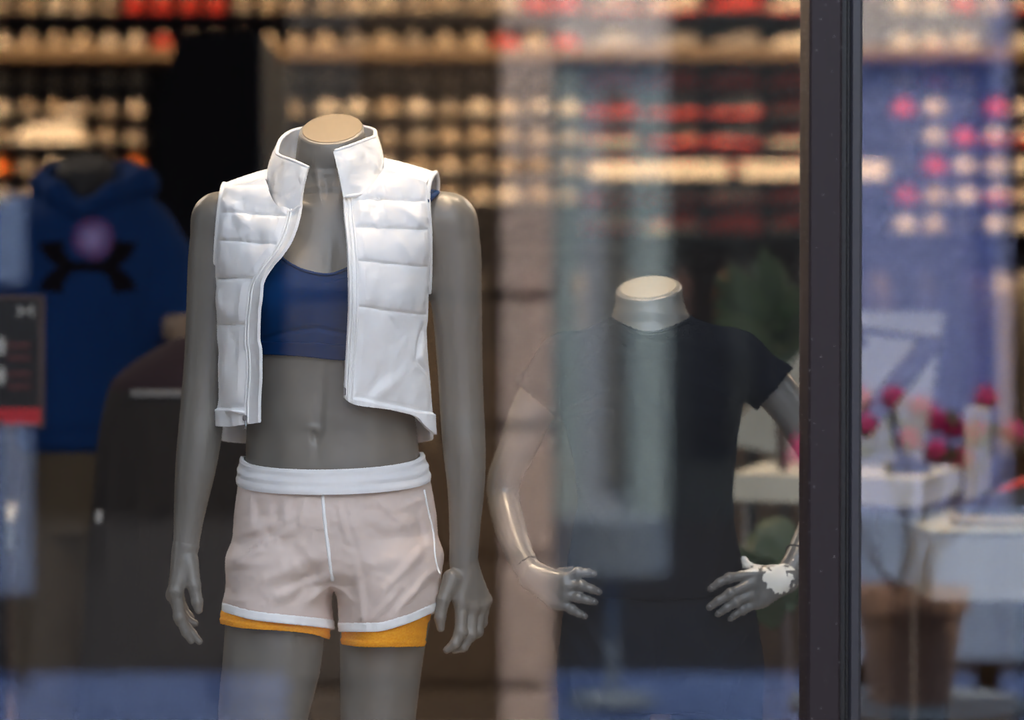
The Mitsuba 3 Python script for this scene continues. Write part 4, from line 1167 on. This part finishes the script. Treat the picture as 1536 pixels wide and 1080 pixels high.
for yy in (6.03, 6.5):
    part(tb, 'leg', ply(box3(P(70, 0, 6)[0], P(94, 0, 6)[0], yy, yy + .05, FLOOR, a1[2], .003), M['sign_frame']))
    part(tb, 'leg', ply(box3(a0[0] + .01, a0[0] + .05, yy, yy + .05, FLOOR, a1[2], .003), M['sign_frame']))
# black cabinet
k0 = 6.5
cb = thing('display_column', 'tall black display column with a chamfered top corner behind the white vest', 'column')
poly = [(270, 52), (386, 48), (386, 1397), (235, 1397), (235, 150)]
part(cb, 'body', ply(extrude_poly([(P(u, v, k0)[0], P(u, v, k0)[2]) for u, v in poly], lambda u, v, w: np.array([u, k0 + w, v]), 0.82), M['black']))
part(cb, 'lit_side', ply(box3(P(386, 0, k0)[0] + .0005, P(386, 0, k0)[0] + .012, k0 + .01, k0 + .81, FLOOR, P(0, 50, k0)[2], .002), M['black_lit_side']), 'right side of the column, tinted bluish for the light on it')  # bluish tint puts the light on this side into its colour

# ---------------------------------------------------------------- shoe wall
SD = 10.95
zs = lambda py, D=SD: P(0, py, D)[2]
pk = thing('wooden_shelf', 'long light wooden shelf across the shoe wall', 'shelf')
part(pk, 'board', ply(box3(-4.4, 4.4, 10.62, BACK_Y, zs(88, 10.62), zs(70, 10.62), .004), M['wood']))
ords = ['topmost', 'second', 'third', 'fourth', 'fifth', 'sixth', 'seventh', 'eighth']
ROWS = [26, 68, 138, 178, 221, 264, 307, 350]            # where the soles stand, in photo pixels at the shoe wall
for i, py in enumerate(ROWS):
    if i == 1:
        continue
    single('shoe_ledge', ply(box3(-4.4, 4.4, 10.78, BACK_Y, zs(py + 3), zs(py) - .0005, .002), M['black']), f'thin dark shoe ledge, {ords[i]} from the top of the shoe wall', 'shelf', 'shoe ledges')


def shoe_parts(hh, high=False):
    """A trainer, toe towards +x, standing on z = 0."""
    lo, hi = [-.17, -.07, -.02], [.17, .07, .20]
    s = Field(lo, hi, hh)
    s.chain([[-.095, 0, .016], [-.02, -.004, .014], [.07, .006, .016], [.105, .004, .022]], [.038, .036, .048, .034], .02)
    x, y, z = s.xyz()
    s.F = np.maximum(np.maximum(s.F, z - (.030 + .010 * np.clip(-x / .1, 0, 1))), .001 - z)
    u = Field(lo, hi, hh)
    u.chain([[-.092, 0, .055], [-.03, 0, .055], [.04, .004, .045], [.095, .004, .036]], [.036, .034, .040, .030], .02)
    u.chain([[-.085, 0, .06], [-.078, 0, .095 if not high else .14]], [.036, .033], .02)
    u.chain([[-.03, 0, .085], [.03, .002, .06]], [.026, .024], .02)
    hole = Field(lo, hi, hh)
    hole.chain([[-.075, 0, .10 if not high else .145], [-.06, 0, .20]], [.022, .03], .01)
    u.F = np.maximum(np.maximum(u.F, -hole.F), .028 - z)
    t = Field(lo, hi, hh)
    t.chain([[-.035, 0, .118], [.0, 0, .092], [.045, .002, .068]], [.015, .018, .014], .006)
    return [nets(f.F, f.lo, f.h, 1) for f in (s, u, t)]


lowshoe, highshoe = shoe_parts(.0095), shoe_parts(.0095, True)
SHOE = {k: {n: [ply(m, M['shoe_' + n], True) for m in ms] for n in ('white', 'beige', 'grey', 'black', 'red', 'orange')} for k, ms in (('low', lowshoe), ('high', highshoe))}


def put_shoe(x, y, z, rot, cols, label, group, scale=1.0, kind='low', wide=1.0, tall=.86):
    key = thing('shoe', label, 'shoe', group)
    tw = T().translate([x, y, z]).rotate([0, 0, 1], rot).scale([scale, scale * wide, scale * tall])
    for nme, j, c in zip(('sole', 'upper', 'laces'), (0, 1, 2), cols):
        part(key, nme, {**SHOE[kind][c][j], 'to_world': tw})


HIDE = [(228, 436, 0, 400)]
r_ = random.Random(5)
for i, py in enumerate(ROWS):
    D0 = 10.93
    z0 = zs(py) + (.0005 if i != 1 else 0)
    if i == 1:
        z0 = zs(70, 10.62)
    px = -16.0
    while px < 1550:
        right = px > 868
        mid_ = 430 < px <= 868
        step = 40 if not (right or mid_) else (45 if mid_ or px > 1284 else 92)
        cx_ = px + step / 2
        px += step
        if (232 < cx_ < 428 and i >= 2) or 1216 < cx_ < 1285 or (i == 7 and not right) or (i < 2 and False):
            continue
        if 6 < cx_ < 124 and i in (3, 4) and i == 4:
            continue
        if 440 < cx_ < 560 and i >= 4:
            continue                       # wholly behind the first mannequin
        xx = (cx_ - 768) / FPX * D0
        row = ['topmost row above the wooden shelf', 'on the wooden shelf'] [i] if i < 2 else (f'{ords[i - 2] if i > 2 else "first"} row below the wooden shelf')
        z_r = r_.random()
        pane = cx_ > 1285
        side = right and not pane
        if pane:
            cols = [('white', 'white', 'grey'), ('red', 'red', 'white'), ('beige', 'white', 'white'), ('black', 'black', 'grey'), ('white', 'beige', 'white'), ('red', 'white', 'grey')][int(z_r * 6)]
            where = 'right pane'
        elif right:
            cols = [('red', 'white', 'black'), ('black', 'red', 'grey'), ('red', 'grey', 'white'), ('white', 'red', 'black'), ('red', 'red', 'grey'), ('red', 'beige', 'red')][int(z_r * 6)]
            if i == 2 or i == 3 and z_r > .5:
                cols = ('red', 'red', 'red')
            if i < 2 and cx_ > 1000 and z_r > .4:
                cols = ('white', 'grey', 'black')
            where = 'left of mullion'
        else:
            cols = [('white', 'beige', 'white'), ('beige', 'white', 'beige'), ('grey', 'beige', 'white'), ('black', 'white', 'white'), ('beige', 'grey', 'white'), ('white', 'white', 'beige'), ('beige', 'beige', 'white'), ('beige', 'grey', 'beige')][int(z_r * 8)]
            where = 'right of black column' if mid_ else ('above black column' if cx_ > 232 else 'left of black column')
            if i == 0 and 165 < cx_ < 330 or i < 2 and 720 < cx_ < 868 and z_r > .3 or i == 1 and 230 < cx_ < 330:
                cols = ('red', 'red', 'white')
            if not mid_ and i == 5 and (175 < cx_ < 215 or 0 < cx_ < 30):
                cols = ('orange', 'orange', 'orange')
        word = {'white': 'white', 'beige': 'tan', 'grey': 'grey', 'black': 'black', 'red': 'red', 'orange': 'bright orange'}[cols[1]]
        lab = f"{word} trainer {'side-on' if side else 'facing out'}, {row}, {where}"
        if cols[1] == 'orange':
            lab = 'bright orange trainer on the shoe wall, ' + ('right of the dark grey neck' if cx_ > 100 else 'at the far left edge')
        rot = 180 + r_.uniform(-14, 14) if side else -90 + r_.uniform(-6, 6) + (14 if mid_ else 0)
        put_shoe(xx, D0, z0, rot, cols, lab, f'{word} trainers {row}, {where}', 1.15 if mid_ or pane else 1.0, 'low', 1.0 if side else (.86 if mid_ or pane else .74), .88 if side else (.80 if mid_ or pane else .92) * (.88 if i == 2 else 1))
put_shoe(P(66, 0, 10.75)[0], 10.85, zs(221), 180, ('white', 'white', 'white'), 'large white high-top shoe seen side-on at the upper left', None, 1.22, 'high')
# two long pale boxes on the fourth ledge at the right
for n_, (x0, x1) in enumerate(((884, 1092), (1112, 1330))):
    bk = thing('shoe_box', ('long cream shoe box on the right of the shoe wall, left one of two', 'long cream shoe box on the right of the shoe wall beside the mullion')[n_], 'box')
    X0, X1 = P(x0, 0, 10.72)[0], P(x1, 0, 10.72)[0]
    zb = zs(307) + .0005 + .105
    part(bk, 'body', ply(box3(X0, X1, 10.72, 10.80, zb + .0, zb + .045, .002), M['shoe_white']))
    part(bk, 'lid', ply(box3(X0 - .004, X1 + .004, 10.716, 10.804, zb + .0455, zb + .068, .002), M['shoe_white']))

# ---- dark garments on a rail below the shoes
rail = thing('clothes_rail', 'dark metal clothes rail below the shoe wall', 'clothes rail')
RZ = 2.02
part(rail, 'bar', ply(tube([[-1.6, 10.2, RZ], [3.2, 10.2, RZ]], .016, 10), M['black']))
for xx in (-1.6, .8, 3.2):
    part(rail, 'bracket', ply(tube([[xx, 10.2, RZ], [xx, BACK_Y, RZ]], .012, 10), M['black']))
gp = []
for s in (-1, 1):
    gp += [[s * .022, -.22, -.08], [s * .022, .22, -.08], [s * .014, -.06, 0], [s * .014, .06, 0], [s * .03, -.25, -.75], [s * .03, .25, -.75]]
gm = trimesh.convex.convex_hull(np.array(gp))
gh = tube(curve([[0, 0, 0], [0, 0, .03], [0, .02, .05], [0, 0, .062]], 8), .003, 6)
GARM = {c: ply(gm, M[c]) for c in ('black', 'coat_cloth', 'plum_cloth', 'khaki_cloth', 'shoe_grey')}
HOOK = ply(gh, M['metal_dark'])
for i, xx in enumerate(np.arange(-1.5, 3.15, .105)):
    if abs(xx - .8) < .06:
        continue
    c = ('black', 'coat_cloth', 'black', 'plum_cloth', 'black', 'khaki_cloth')[i % 6]
    if 2.0 < xx < 2.25:
        c = 'shoe_grey'
    pale = c.startswith('shoe')
    g = thing('garment', f"{ {'black': 'black', 'coat_cloth': 'charcoal', 'plum_cloth': 'dark plum', 'khaki_cloth': 'dark brown'}[c]} garment hanging on the rail below the shoes, {'left' if xx < .25 else 'right'} of the T-shirt mannequin's neck" if not pale else 'pale grey garment hanging among dark ones on the rail', 'garment', f"{c.split('_')[0]} garments on the {'left' if xx < .25 else 'right'} of the rail" if not pale else 'pale garments on the rail')
    tw = T().translate([float(xx), 10.2, RZ - .05]).rotate([0, 0, 1], r_.uniform(-7, 7))
    part(g, 'cloth', {**GARM[c], 'to_world': tw})
    part(g, 'hook', {**HOOK, 'to_world': tw})

# ---------------------------------------------------------------- right of the mullion: white counters, lamp, board, plants
def plan_box(pts, z0, z1):
    m = trimesh.creation.extrude_polygon(sg.Polygon(pts), z1 - z0, engine='earcut')
    m.vertices[:, 2] += z0
    return m


def XY(px, D):
    return tuple(P(px, 0, D)[:2])


ca = thing('white_counter', 'white slab counter carrying the desk lamp, right of the T-shirt mannequin', 'counter')
cz1, cz0 = P(0, 719, 5.1)[2], P(0, 761, 5.1)[2]
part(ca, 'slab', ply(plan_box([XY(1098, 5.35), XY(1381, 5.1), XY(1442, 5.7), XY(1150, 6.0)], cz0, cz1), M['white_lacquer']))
for e in ((1376, 5.16), (1120, 5.45)):
    X_, Y_ = XY(*e)
    part(ca, 'leg', ply(box3(X_ - .006, X_ + .006, Y_ + .01, Y_ + .03, FLOOR, cz0, .002), M['grey_table']))
cbt = thing('white_plinth', 'low white plinth at the right edge with an upright white box on it', 'plinth')
pz1, pz0 = P(0, 800, 4.9)[2], P(0, 903, 4.9)[2]
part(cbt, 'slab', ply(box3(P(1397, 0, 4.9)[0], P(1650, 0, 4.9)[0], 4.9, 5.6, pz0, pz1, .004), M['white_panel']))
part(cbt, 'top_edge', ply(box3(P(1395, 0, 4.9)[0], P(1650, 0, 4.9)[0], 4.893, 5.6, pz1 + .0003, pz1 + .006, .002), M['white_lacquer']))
for xx in (1420, 1630):
    X_ = P(xx, 0, 4.9)[0]
    part(cbt, 'leg', ply(box3(X_ - .02, X_ + .02, 5.0, 5.5, FLOOR, pz0, .003), M['black']))
ub = thing('upright_box', 'narrow upright white box on the low plinth at the right', 'box')
u0, u1, u2, u3 = XY(1447, 5.16), XY(1466, 5.03), XY(1486, 5.1), XY(1468, 5.25)
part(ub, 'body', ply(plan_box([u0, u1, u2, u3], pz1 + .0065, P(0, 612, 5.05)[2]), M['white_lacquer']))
put_shoe(P(1520, 0, 5.0)[0], 5.05, pz1 + .0065, 172, ('beige', 'black', 'red'), 'dark shoe with tan sole on the low white plinth at the right edge', None, .9)
wp = thing('white_board', 'large slanted white board standing behind the desk lamp', 'board')
wpoly = [(1100, 640), (1212, 492), (1232, 466), (1421, 468), (1382, 694), (1210, 692), (1104, 668)]
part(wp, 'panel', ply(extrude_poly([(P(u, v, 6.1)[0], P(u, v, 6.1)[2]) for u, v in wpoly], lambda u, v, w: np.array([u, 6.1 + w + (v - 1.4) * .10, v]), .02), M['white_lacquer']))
for px in (1130, 1370):
    part(wp, 'leg', ply(tube([[P(px, 0, 6.1)[0], 6.13, FLOOR], [P(px, 0, 6.1)[0], 6.13, P(0, 668, 6.1)[2]]], .012, 8), M['black']))
dl = thing('desk_lamp', 'dark jointed desk lamp standing on the white counter', 'lamp')
LD = 5.4
bz = cz1
bp = P(1362, 700, LD)
part(dl, 'base', ply(lathe([(.001, 0), (.052, 0), (.050, .012), (.034, .032), (.016, .044), (.001, .046)], 28, (bp[0], LD, bz)), M['lamp_body'], 40))
part(dl, 'post', ply(tube([[P(1352, 0, LD)[0], LD, bz + .03], P(1335, 605, LD)], .009, 10), M['lamp_body'], True))
part(dl, 'lower_arm', ply(tube([P(1286, 648, LD), P(1398, 512, LD)], .027, 12), M['lamp_body'], True))
part(dl, 'hinge', ply(chamfer(P(1393, 511, LD), [.05, .03, .022], .006), M['lamp_body']))
part(dl, 'upper_arm', ply(tube([P(1404, 509, LD), P(1284, 494, LD)], .0085, 10), M['lamp_body'], True))
part(dl, 'shade', ply(lathe([(.02, .05), (.03, .045), (.062, -.03), (.058, -.03), (.026, .04), (.016, .045)], 28, P(1262, 500, LD)), M['lamp_body'], 40))


def blade(base, tip, width, droop, n=9):
    base, tip = np.asarray(base, float), np.asarray(tip, float)
    t = np.linspace(0, 1, n)
    mid_ = base + (tip - base) * t[:, None] + np.array([0, 0, droop]) * (4 * t * (1 - t))[:, None]
    d = tip - base
    s = np.cross(d, [0, 1, 0.3])
    s /= np.linalg.norm(s) + 1e-9
    w = width * np.sin(np.pi * np.clip(t * .92 + .04, 0, 1)) ** .8
    Gb = np.stack([mid_ - s * w[:, None], mid_ + np.cross(s, d) / np.linalg.norm(d) * .12 * w[:, None], mid_ + s * w[:, None]], 1)
    return solid_grid(Gb, .0015)


rl = random.Random(11)
for nme, (bx_, bD, ctr, n_, spread, lab) in enumerate(((1176, 5.5, (1150, 450), 26, 92, 'tall leafy green plant behind the T-shirt mannequin, right of its shoulder'), (1185, 4.72, (1160, 835), 20, 70, 'low green plant below the white counter beside the mullion'))):
    pl_ = thing('potted_plant', lab, 'plant')
    b0 = P(bx_, 0, bD)
    part(pl_, 'pot', ply(lathe([(.001, FLOOR), (.11, FLOOR), (.15, FLOOR + .26), (.155, FLOOR + .28), (.14, FLOOR + .28), (.13, FLOOR + .24), (.001, FLOOR + .24)], 28, (b0[0], bD, 0)), M['black'], 40))
    tp = P(ctr[0] + 15, ctr[1] + 70, bD)
    part(pl_, 'stem', ply(tube(curve([[b0[0], bD, FLOOR + .2], [b0[0] + .01, bD, (FLOOR + tp[2]) / 2], tp], 12), .012, 8), M['stem'], True))
    for k in range(n_):
        a = rl.uniform(0, 2 * math.pi)
        rr_ = spread * rl.uniform(.45, 1.0)
        tip = P(ctr[0] + rr_ * math.cos(a), ctr[1] + rr_ * math.sin(a) * .9, bD + rl.uniform(-.10, .12))
        part(pl_, 'leaf', ply(blade(tp + np.array([rl.uniform(-.02, .02), rl.uniform(-.02, .02), rl.uniform(-.05, .03)]), tip, rl.uniform(.022, .04), rl.uniform(.0, .04)), M['leaf'], 40))

# ---------------------------------------------------------------- lamps of the shop
def emitter(c):
    return {'type': 'area', 'radiance': {'type': 'rgb', 'value': [float(v) for v in c]}}


WARM = np.array([1.0, .70, .42])
for i, (x0, x1, y0, y1, zz, pw, lab) in enumerate(((-4.2, 4.2, 9.55, 9.63, CEIL - .02, LAMP_WALL, 'long warm strip light over the shoe wall'), (-3.2, -1.8, 6.2, 6.5, CEIL - .02, LAMP_SHOP, 'ceiling panel lamp over the left of the shop'), (1.2, 2.6, 6.2, 6.5, CEIL - .02, LAMP_SHOP, 'ceiling panel lamp over the right of the shop'))):
    L_ = thing('ceiling_light', lab, 'lamp')
    part(L_, 'housing', ply(box3(x0 - .02, x1 + .02, y0 - .02, y1 + .02, zz - .03, CEIL - .0005, .003), M['lamp_body']))
    dm = trimesh.Trimesh([[x0, y0, zz - .031], [x1, y0, zz - .031], [x1, y1, zz - .031], [x0, y1, zz - .031]], [[0, 2, 1], [0, 3, 2]], process=False)
    scene[L_ + '__diffuser'] = {**ply(dm, M['lamp_body']), 'emitter': emitter(WARM * pw if i == 0 else np.array([1, .86, .7]) * pw)}
for i, (px, yy, tgt) in enumerate(((330, 3.95, A.p(520, 250)), (700, 4.0, A.p(690, 300)), (760, 3.5, B.p(800, 640)), (1130, 4.1, B.p(990, 450)))):
    L_ = thing('window_spot', ('ceiling spotlight above the left of the window stage', 'ceiling spotlight above the white vest', 'ceiling spotlight between the two mannequins', 'ceiling spotlight above the T-shirt mannequin')[i], 'lamp')
    c = np.array([P(px, 0, yy)[0], yy, 3.2])
    ax_ = np.asarray(tgt) - c
    ax_ /= np.linalg.norm(ax_)
    u_ = np.cross(ax_, [1, 0, 0])
    u_ /= np.linalg.norm(u_)
    w_ = np.cross(ax_, u_)
    R = np.eye(4)
    R[:3, 0], R[:3, 1], R[:3, 2], R[:3, 3] = np.cross(u_, ax_), u_, ax_, c
    can = lathe([(.001, -.12), (.05, -.12), (.056, -.05), (.056, .05), (.050, .05), (.050, -.02), (.001, -.02)], 24)
    can.apply_transform(R)
    part(L_, 'can', ply(can, M['lamp_body'], 40))
    part(L_, 'stem', ply(tube([c + [0, 0, .05], [c[0], c[1], CEIL]], .008, 8), M['lamp_body'], True))
    dsk = trimesh.creation.cylinder(.046, .004, sections=24)
    dsk.apply_transform(R)
    scene[L_ + '__bulb'] = {**ply(dsk, M['lamp_body']), 'emitter': emitter(np.array([1, .76, .50]) * LAMP_SPOT)}

# ---------------------------------------------------------------- the street behind the photographer, seen mirrored in the panes
def Vr(px, py, Dv):
    """The real place of what the panes show mirrored at photo position (px, py), at mirrored distance Dv."""
    q_ = P(px, py, Dv)
    return np.array([q_[0], 2 * GLASS_Y - q_[1], q_[2]])


struct('ground_street', ply(sbox(-40, 40, -40, GLASS_Y - .25, -.25, -0.001), M['asphalt']), 'dark asphalt of the street')
struct('ground_pavement', ply(sbox(-40, 40, -2.0, GLASS_Y - .251, -.2, 0.04), M['paving']), 'grey pavement before the shop')
struct('ground_lane', ply(sbox(-40, 40, -5.6, -3.3, -.15, 0.004), M['lane_blue']), 'bluish strip of the street')  # strip with a bluer base colour than the asphalt
# stone pier; shade and sun of its faces put into brown and pink
pr = thing('stone_pier', 'free-standing pier of stone courses, brown for shade and pink for sun, mirrored between the two mannequins', 'pier')
ypier = 2 * GLASS_Y - 9.0
xg = Vr(540, 0, 9)[0]
xa, xb, xc = Vr(430, 0, 9)[0], Vr(750, 0, 9)[0], Vr(829, 0, 9)[0]
zj = [0.04, .375, .8625, 1.35, 1.8375, 2.325, 2.8125, 3.3, 3.6]
part(pr, 'core', ply(box3(xa + .03, xc - .03, ypier - 1.1, ypier - .03, .04, 3.58), M['joint_dark']))
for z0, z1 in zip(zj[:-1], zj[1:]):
    part(pr, 'block', ply(box3(xg + .004, xb - .004, ypier - 1.12, ypier, z0 + .016, z1 - .016, .006), M['stone_brown_shaded']))
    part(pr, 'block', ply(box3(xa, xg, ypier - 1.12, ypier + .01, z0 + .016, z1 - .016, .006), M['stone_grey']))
    part(pr, 'block', ply(box3(xb + .004, xc, ypier - 1.12, ypier + .02, z0 + .016, z1 - .016, .006), M['stone_pink_sunlit']))


def facade(name, label, px0, px1, Dv, zt, m, parts=()):
    k = thing(name, label, 'building')
    X0, X1 = Vr(px0, 0, Dv)[0], Vr(px1, 0, Dv)[0]
    yf = 2 * GLASS_Y - Dv
    part(k, 'wall', ply(box3(X0, X1, yf - 4, yf, -.1, zt, .02), M[m]))
    for nm, a, b, z0, z1, mm, pr_ in parts:
        part(k, nm, ply(box3(Vr(a, 0, Dv)[0], Vr(b, 0, Dv)[0], yf - .02, yf + pr_, z0, z1, .01), M[mm]))
    return k


FD = 24.0
zp = lambda py: P(0, py, FD)[2]
facade('dark_building', 'dark clad building across the street, mirrored at the left', -1500, 829, FD, 7.5, 'cladding_dark', [('window', 60 + 130 * i, 150 + 130 * i, .6, 2.6, 'black', .03) for i in range(-6, 5)])
facade('blue_building', 'narrow blue-grey facade, mirrored beside the pink stone', 832, 1000, FD, 7.5, 'render_blue', [('pilaster', 944, 999, 0, 4.2, 'render_paleblue', .25), ('pilaster', 833, 868, 0, 4.5, 'render_paleblue', .12), ('dark_panel', 905, 942, .3, 4.3, 'panel_grey', .05), ('upper_storey', 833, 999, zp(85), 7.4, 'cornice', .3)])
facade('dark_house', 'dark house front, mirrored beside the mullion', 1003, 1236, FD, 7.5, 'cladding_grey', [('window', 1030, 1100, .6, 2.8, 'window_grey', .03), ('window', 1125, 1200, .6, 2.8, 'window_grey', .03)])
facade('lavender_house', 'lavender rendered house front, mirrored in the right pane', 1239, 1508, FD, 7.5, 'render_lavender', [('upper_storey', 1240, 1507, zp(78), 7.4, 'cornice', .3), ('downpipe', 1478, 1498, 0.0, 7.3, 'render_lavender', .45)])
facade('grey_house', 'dark grey house front at the far right of the street', 1511, 2800, FD, 7.5, 'cladding_dark', [('window', 1560 + 160 * i, 1660 + 160 * i, .6, 2.6, 'black', .03) for i in range(6)])


def round_table(lab, c, r, zt, skirt):
    k = thing('bistro_table', lab, 'table')
    part(k, 'table_top', ply(lathe([(.001, zt - .02), (r, zt - .02), (r, zt), (.001, zt)], 40, (c[0], c[1], 0)), M['bistro_blue'], 30))
    if skirt:
        a = np.linspace(0, 2 * np.pi, 80)
        rr_ = r + .004 + .012 * np.cos(a * 14)
        Gt = np.stack([np.stack([c[0] + (r + .003 + (rr_ - r) * t) * np.cos(a), c[1] + (r + .003 + (rr_ - r) * t) * np.sin(a), 0 * a + zt + .002 - skirt * t], 1) for t in np.linspace(0, 1, 6)])
        part(k, 'tablecloth', ply(solid_grid(Gt, .002, out=[c[0], c[1], zt], wrap=True), M['bistro_blue'], True))
    part(k, 'stem', ply(tube([[c[0], c[1], .05], [c[0], c[1], zt - .02]], .022, 12), M['bistro_blue']))
    part(k, 'base', ply(lathe([(.001, .04), (.20, .04), (.20, .055), (.03, .075), (.001, .075)], 32, (c[0], c[1], 0)), M['bistro_blue'], 40))


q_ = Vr(918, 0, 11.0)
round_table('tall round table with a pale blue cloth, mirrored low between pier and mannequin', q_[:2], .245, .875, .25)
q_ = Vr(1365, 0, 5.9)
round_table('round pale blue café table under the flower pot', q_[:2], .30, .762, 0)
fp = thing('flower_pot', 'terracotta pot of magenta flowers, mirrored in the right pane', 'flower pot')
px_, py_ = q_[0], q_[1]
part(fp, 'pot', ply(lathe([(.001, .763), (.098, .763), (.128, .985), (.142, .985), (.146, 1.04), (.130, 1.04), (.122, .99), (.001, .985)], 40, (px_, py_, 0)), M['terracotta'], 35))
part(fp, 'soil', ply(lathe([(.001, 1.012), (.124, 1.008)], 30, (px_, py_, 0)), M['soil']))
rf = random.Random(3)
heads = [(1340, 598), (1380, 612), (1480, 598), (1430, 640), (1405, 678), (1440, 690), (1300, 640), (1465, 650), (1520, 650), (1290, 600), (1400, 630), (1195, 692), (1205, 668), (1365, 660)]
for hx, hy in heads:
    e_ = Vr(hx, hy, 5.9 + rf.uniform(-.08, .08))
    s0 = np.array([px_ + rf.uniform(-.05, .05), py_ + rf.uniform(-.05, .05), 1.0])
    part(fp, 'stem', ply(tube(curve([s0, (s0 * .45 + e_ * .55) + [rf.uniform(-.03, .03), rf.uniform(-.03, .03), .02], e_], 12), .0032, 6), M['stem'], True))
    pet = []
    for k in range(11):
        d_ = np.array([rf.gauss(0, 1), rf.gauss(0, 1), rf.gauss(0, 1)])
        d_ /= np.linalg.norm(d_)
        m_ = trimesh.creation.icosphere(1, 1.0)
        m_.vertices *= [.026, .026, .010]
        m_.apply_transform(trimesh.geometry.align_vectors([0, 0, 1], d_))
        m_.vertices += e_ + d_ * .018
        pet.append(m_)
    part(fp, 'flower', ply(cat(pet), M['magenta'], True))
for k in range(26):
    hx, hy = rf.uniform(1270, 1500), rf.uniform(640, 730)
    e_ = Vr(hx, hy, 5.9 + rf.uniform(-.1, .1))
    part(fp, 'leaf', ply(blade(e_, e_ + [rf.uniform(-.06, .06), rf.uniform(-.03, .03), rf.uniform(-.02, .05)], .016, .01), M['leaf'], True))
for a_, b_, c_ in (((1382, 850), (1442, 765), (1492, 655)), ((1385, 860), (1415, 790), (1462, 690)), ((1380, 850), (1450, 790), (1510, 700))):
    part(fp, 'twig', ply(tube(curve([np.array([px_ + .02, py_, 1.0]), Vr(*a_, 5.9), Vr(*b_, 5.9), Vr(*c_, 5.9)], 20), .0035, 6), M['stem'], True), 'bare dark twig')
pb = thing('planter_box', 'long pale blue planter trough, mirrored at the lower right behind the pot', 'planter')
v0, v1 = Vr(1283, 772, 8.6), Vr(1720, 990, 8.6)
for k in range(6):
    xx = v0[0] + (v1[0] - v0[0]) * k / 6
    part(pb, 'plank', ply(box3(xx + .003, xx + (v1[0] - v0[0]) / 6 - .003, v0[1] - .04, v0[1], v1[2], v0[2], .004), M['trough']))
part(pb, 'box', ply(box3(v0[0] + .01, v1[0] - .01, v0[1] - .5, v0[1] - .041, v1[2] + .01, v0[2] - .02, .006), M['trough']))
for xx in (v0[0] + .05, (v0[0] + v1[0]) / 2, v1[0] - .05):
    part(pb, 'leg', ply(box3(xx - .02, xx + .02, v0[1] - .4, v0[1] - .1, .04, v1[2] + .01, .003), M['black']))
# round no-parking sign
sn = thing('road_sign', 'round blue road sign with a red rim on a pole, mirrored on the hoodie', 'road sign')
q_ = Vr(140, 358, 18)


def disc(r0, r1, yoff, m):
    a = np.arange(40) * 2 * np.pi / 40
    p_ = sg.Point(0, 0).buffer(r1, 20)
    if r0 > 0:
        p_ = p_.difference(sg.Point(0, 0).buffer(r0, 20))
    g_ = trimesh.creation.extrude_polygon(p_, .004, engine='earcut')
    V_ = g_.vertices
    g_.vertices = np.stack([q_[0] + V_[:, 0], q_[1] + yoff + V_[:, 2], q_[2] + V_[:, 1]], 1)
    g_.invert()
    return ply(g_, m)


M['sign_blue'] = mat('sign_blue', principled((.20, .25, .55), .5))
M['sign_bright_red'] = mat('sign_bright_red', principled((.32, .03, .07), .5))
part(sn, 'face', disc(0, .080, 0, M['sign_blue']))
part(sn, 'rim', disc(.076, .108, .004, M['sign_bright_red']), 'red rim')
part(sn, 'pole', ply(tube([[q_[0], q_[1] - .03, 0], [q_[0], q_[1] - .03, q_[2] + .1]], .025, 12), M['black']))
# two pale boards at the left
for n_, (a, b, lab) in enumerate((((-60, 640), (46, 890), 'pale blue pavement board, mirrored at the left edge'),)):
    kb = thing('pavement_board', lab, 'board')
    v0, v1 = Vr(*a, 11.5), Vr(*b, 11.5)
    part(kb, 'panel', ply(box3(v0[0], v1[0], v0[1] - .03, v0[1], v1[2], v0[2], .004), M['board_blue']))
    for xx in (v0[0] + .03, v1[0] - .03):
        part(kb, 'leg', ply(box3(xx - .015, xx + .015, v0[1] - .028, v0[1] - .002, 0, v1[2], .002), M['black']))
bn = thing('hanging_sign', 'pale blue shop sign on a post, mirrored at the upper left edge', 'sign')
v0, v1 = Vr(-60, 292, 11.3), Vr(36, 425, 11.3)
part(bn, 'panel', ply(box3(v0[0], v1[0], v0[1] - .03, v0[1], v1[2], v0[2], .004), M['board_blue']))
part(bn, 'post', ply(tube([[v0[0] - .03, v0[1] - .015, 0], [v0[0] - .03, v0[1] - .015, v0[2] + .1]], .025, 12), M['black']))
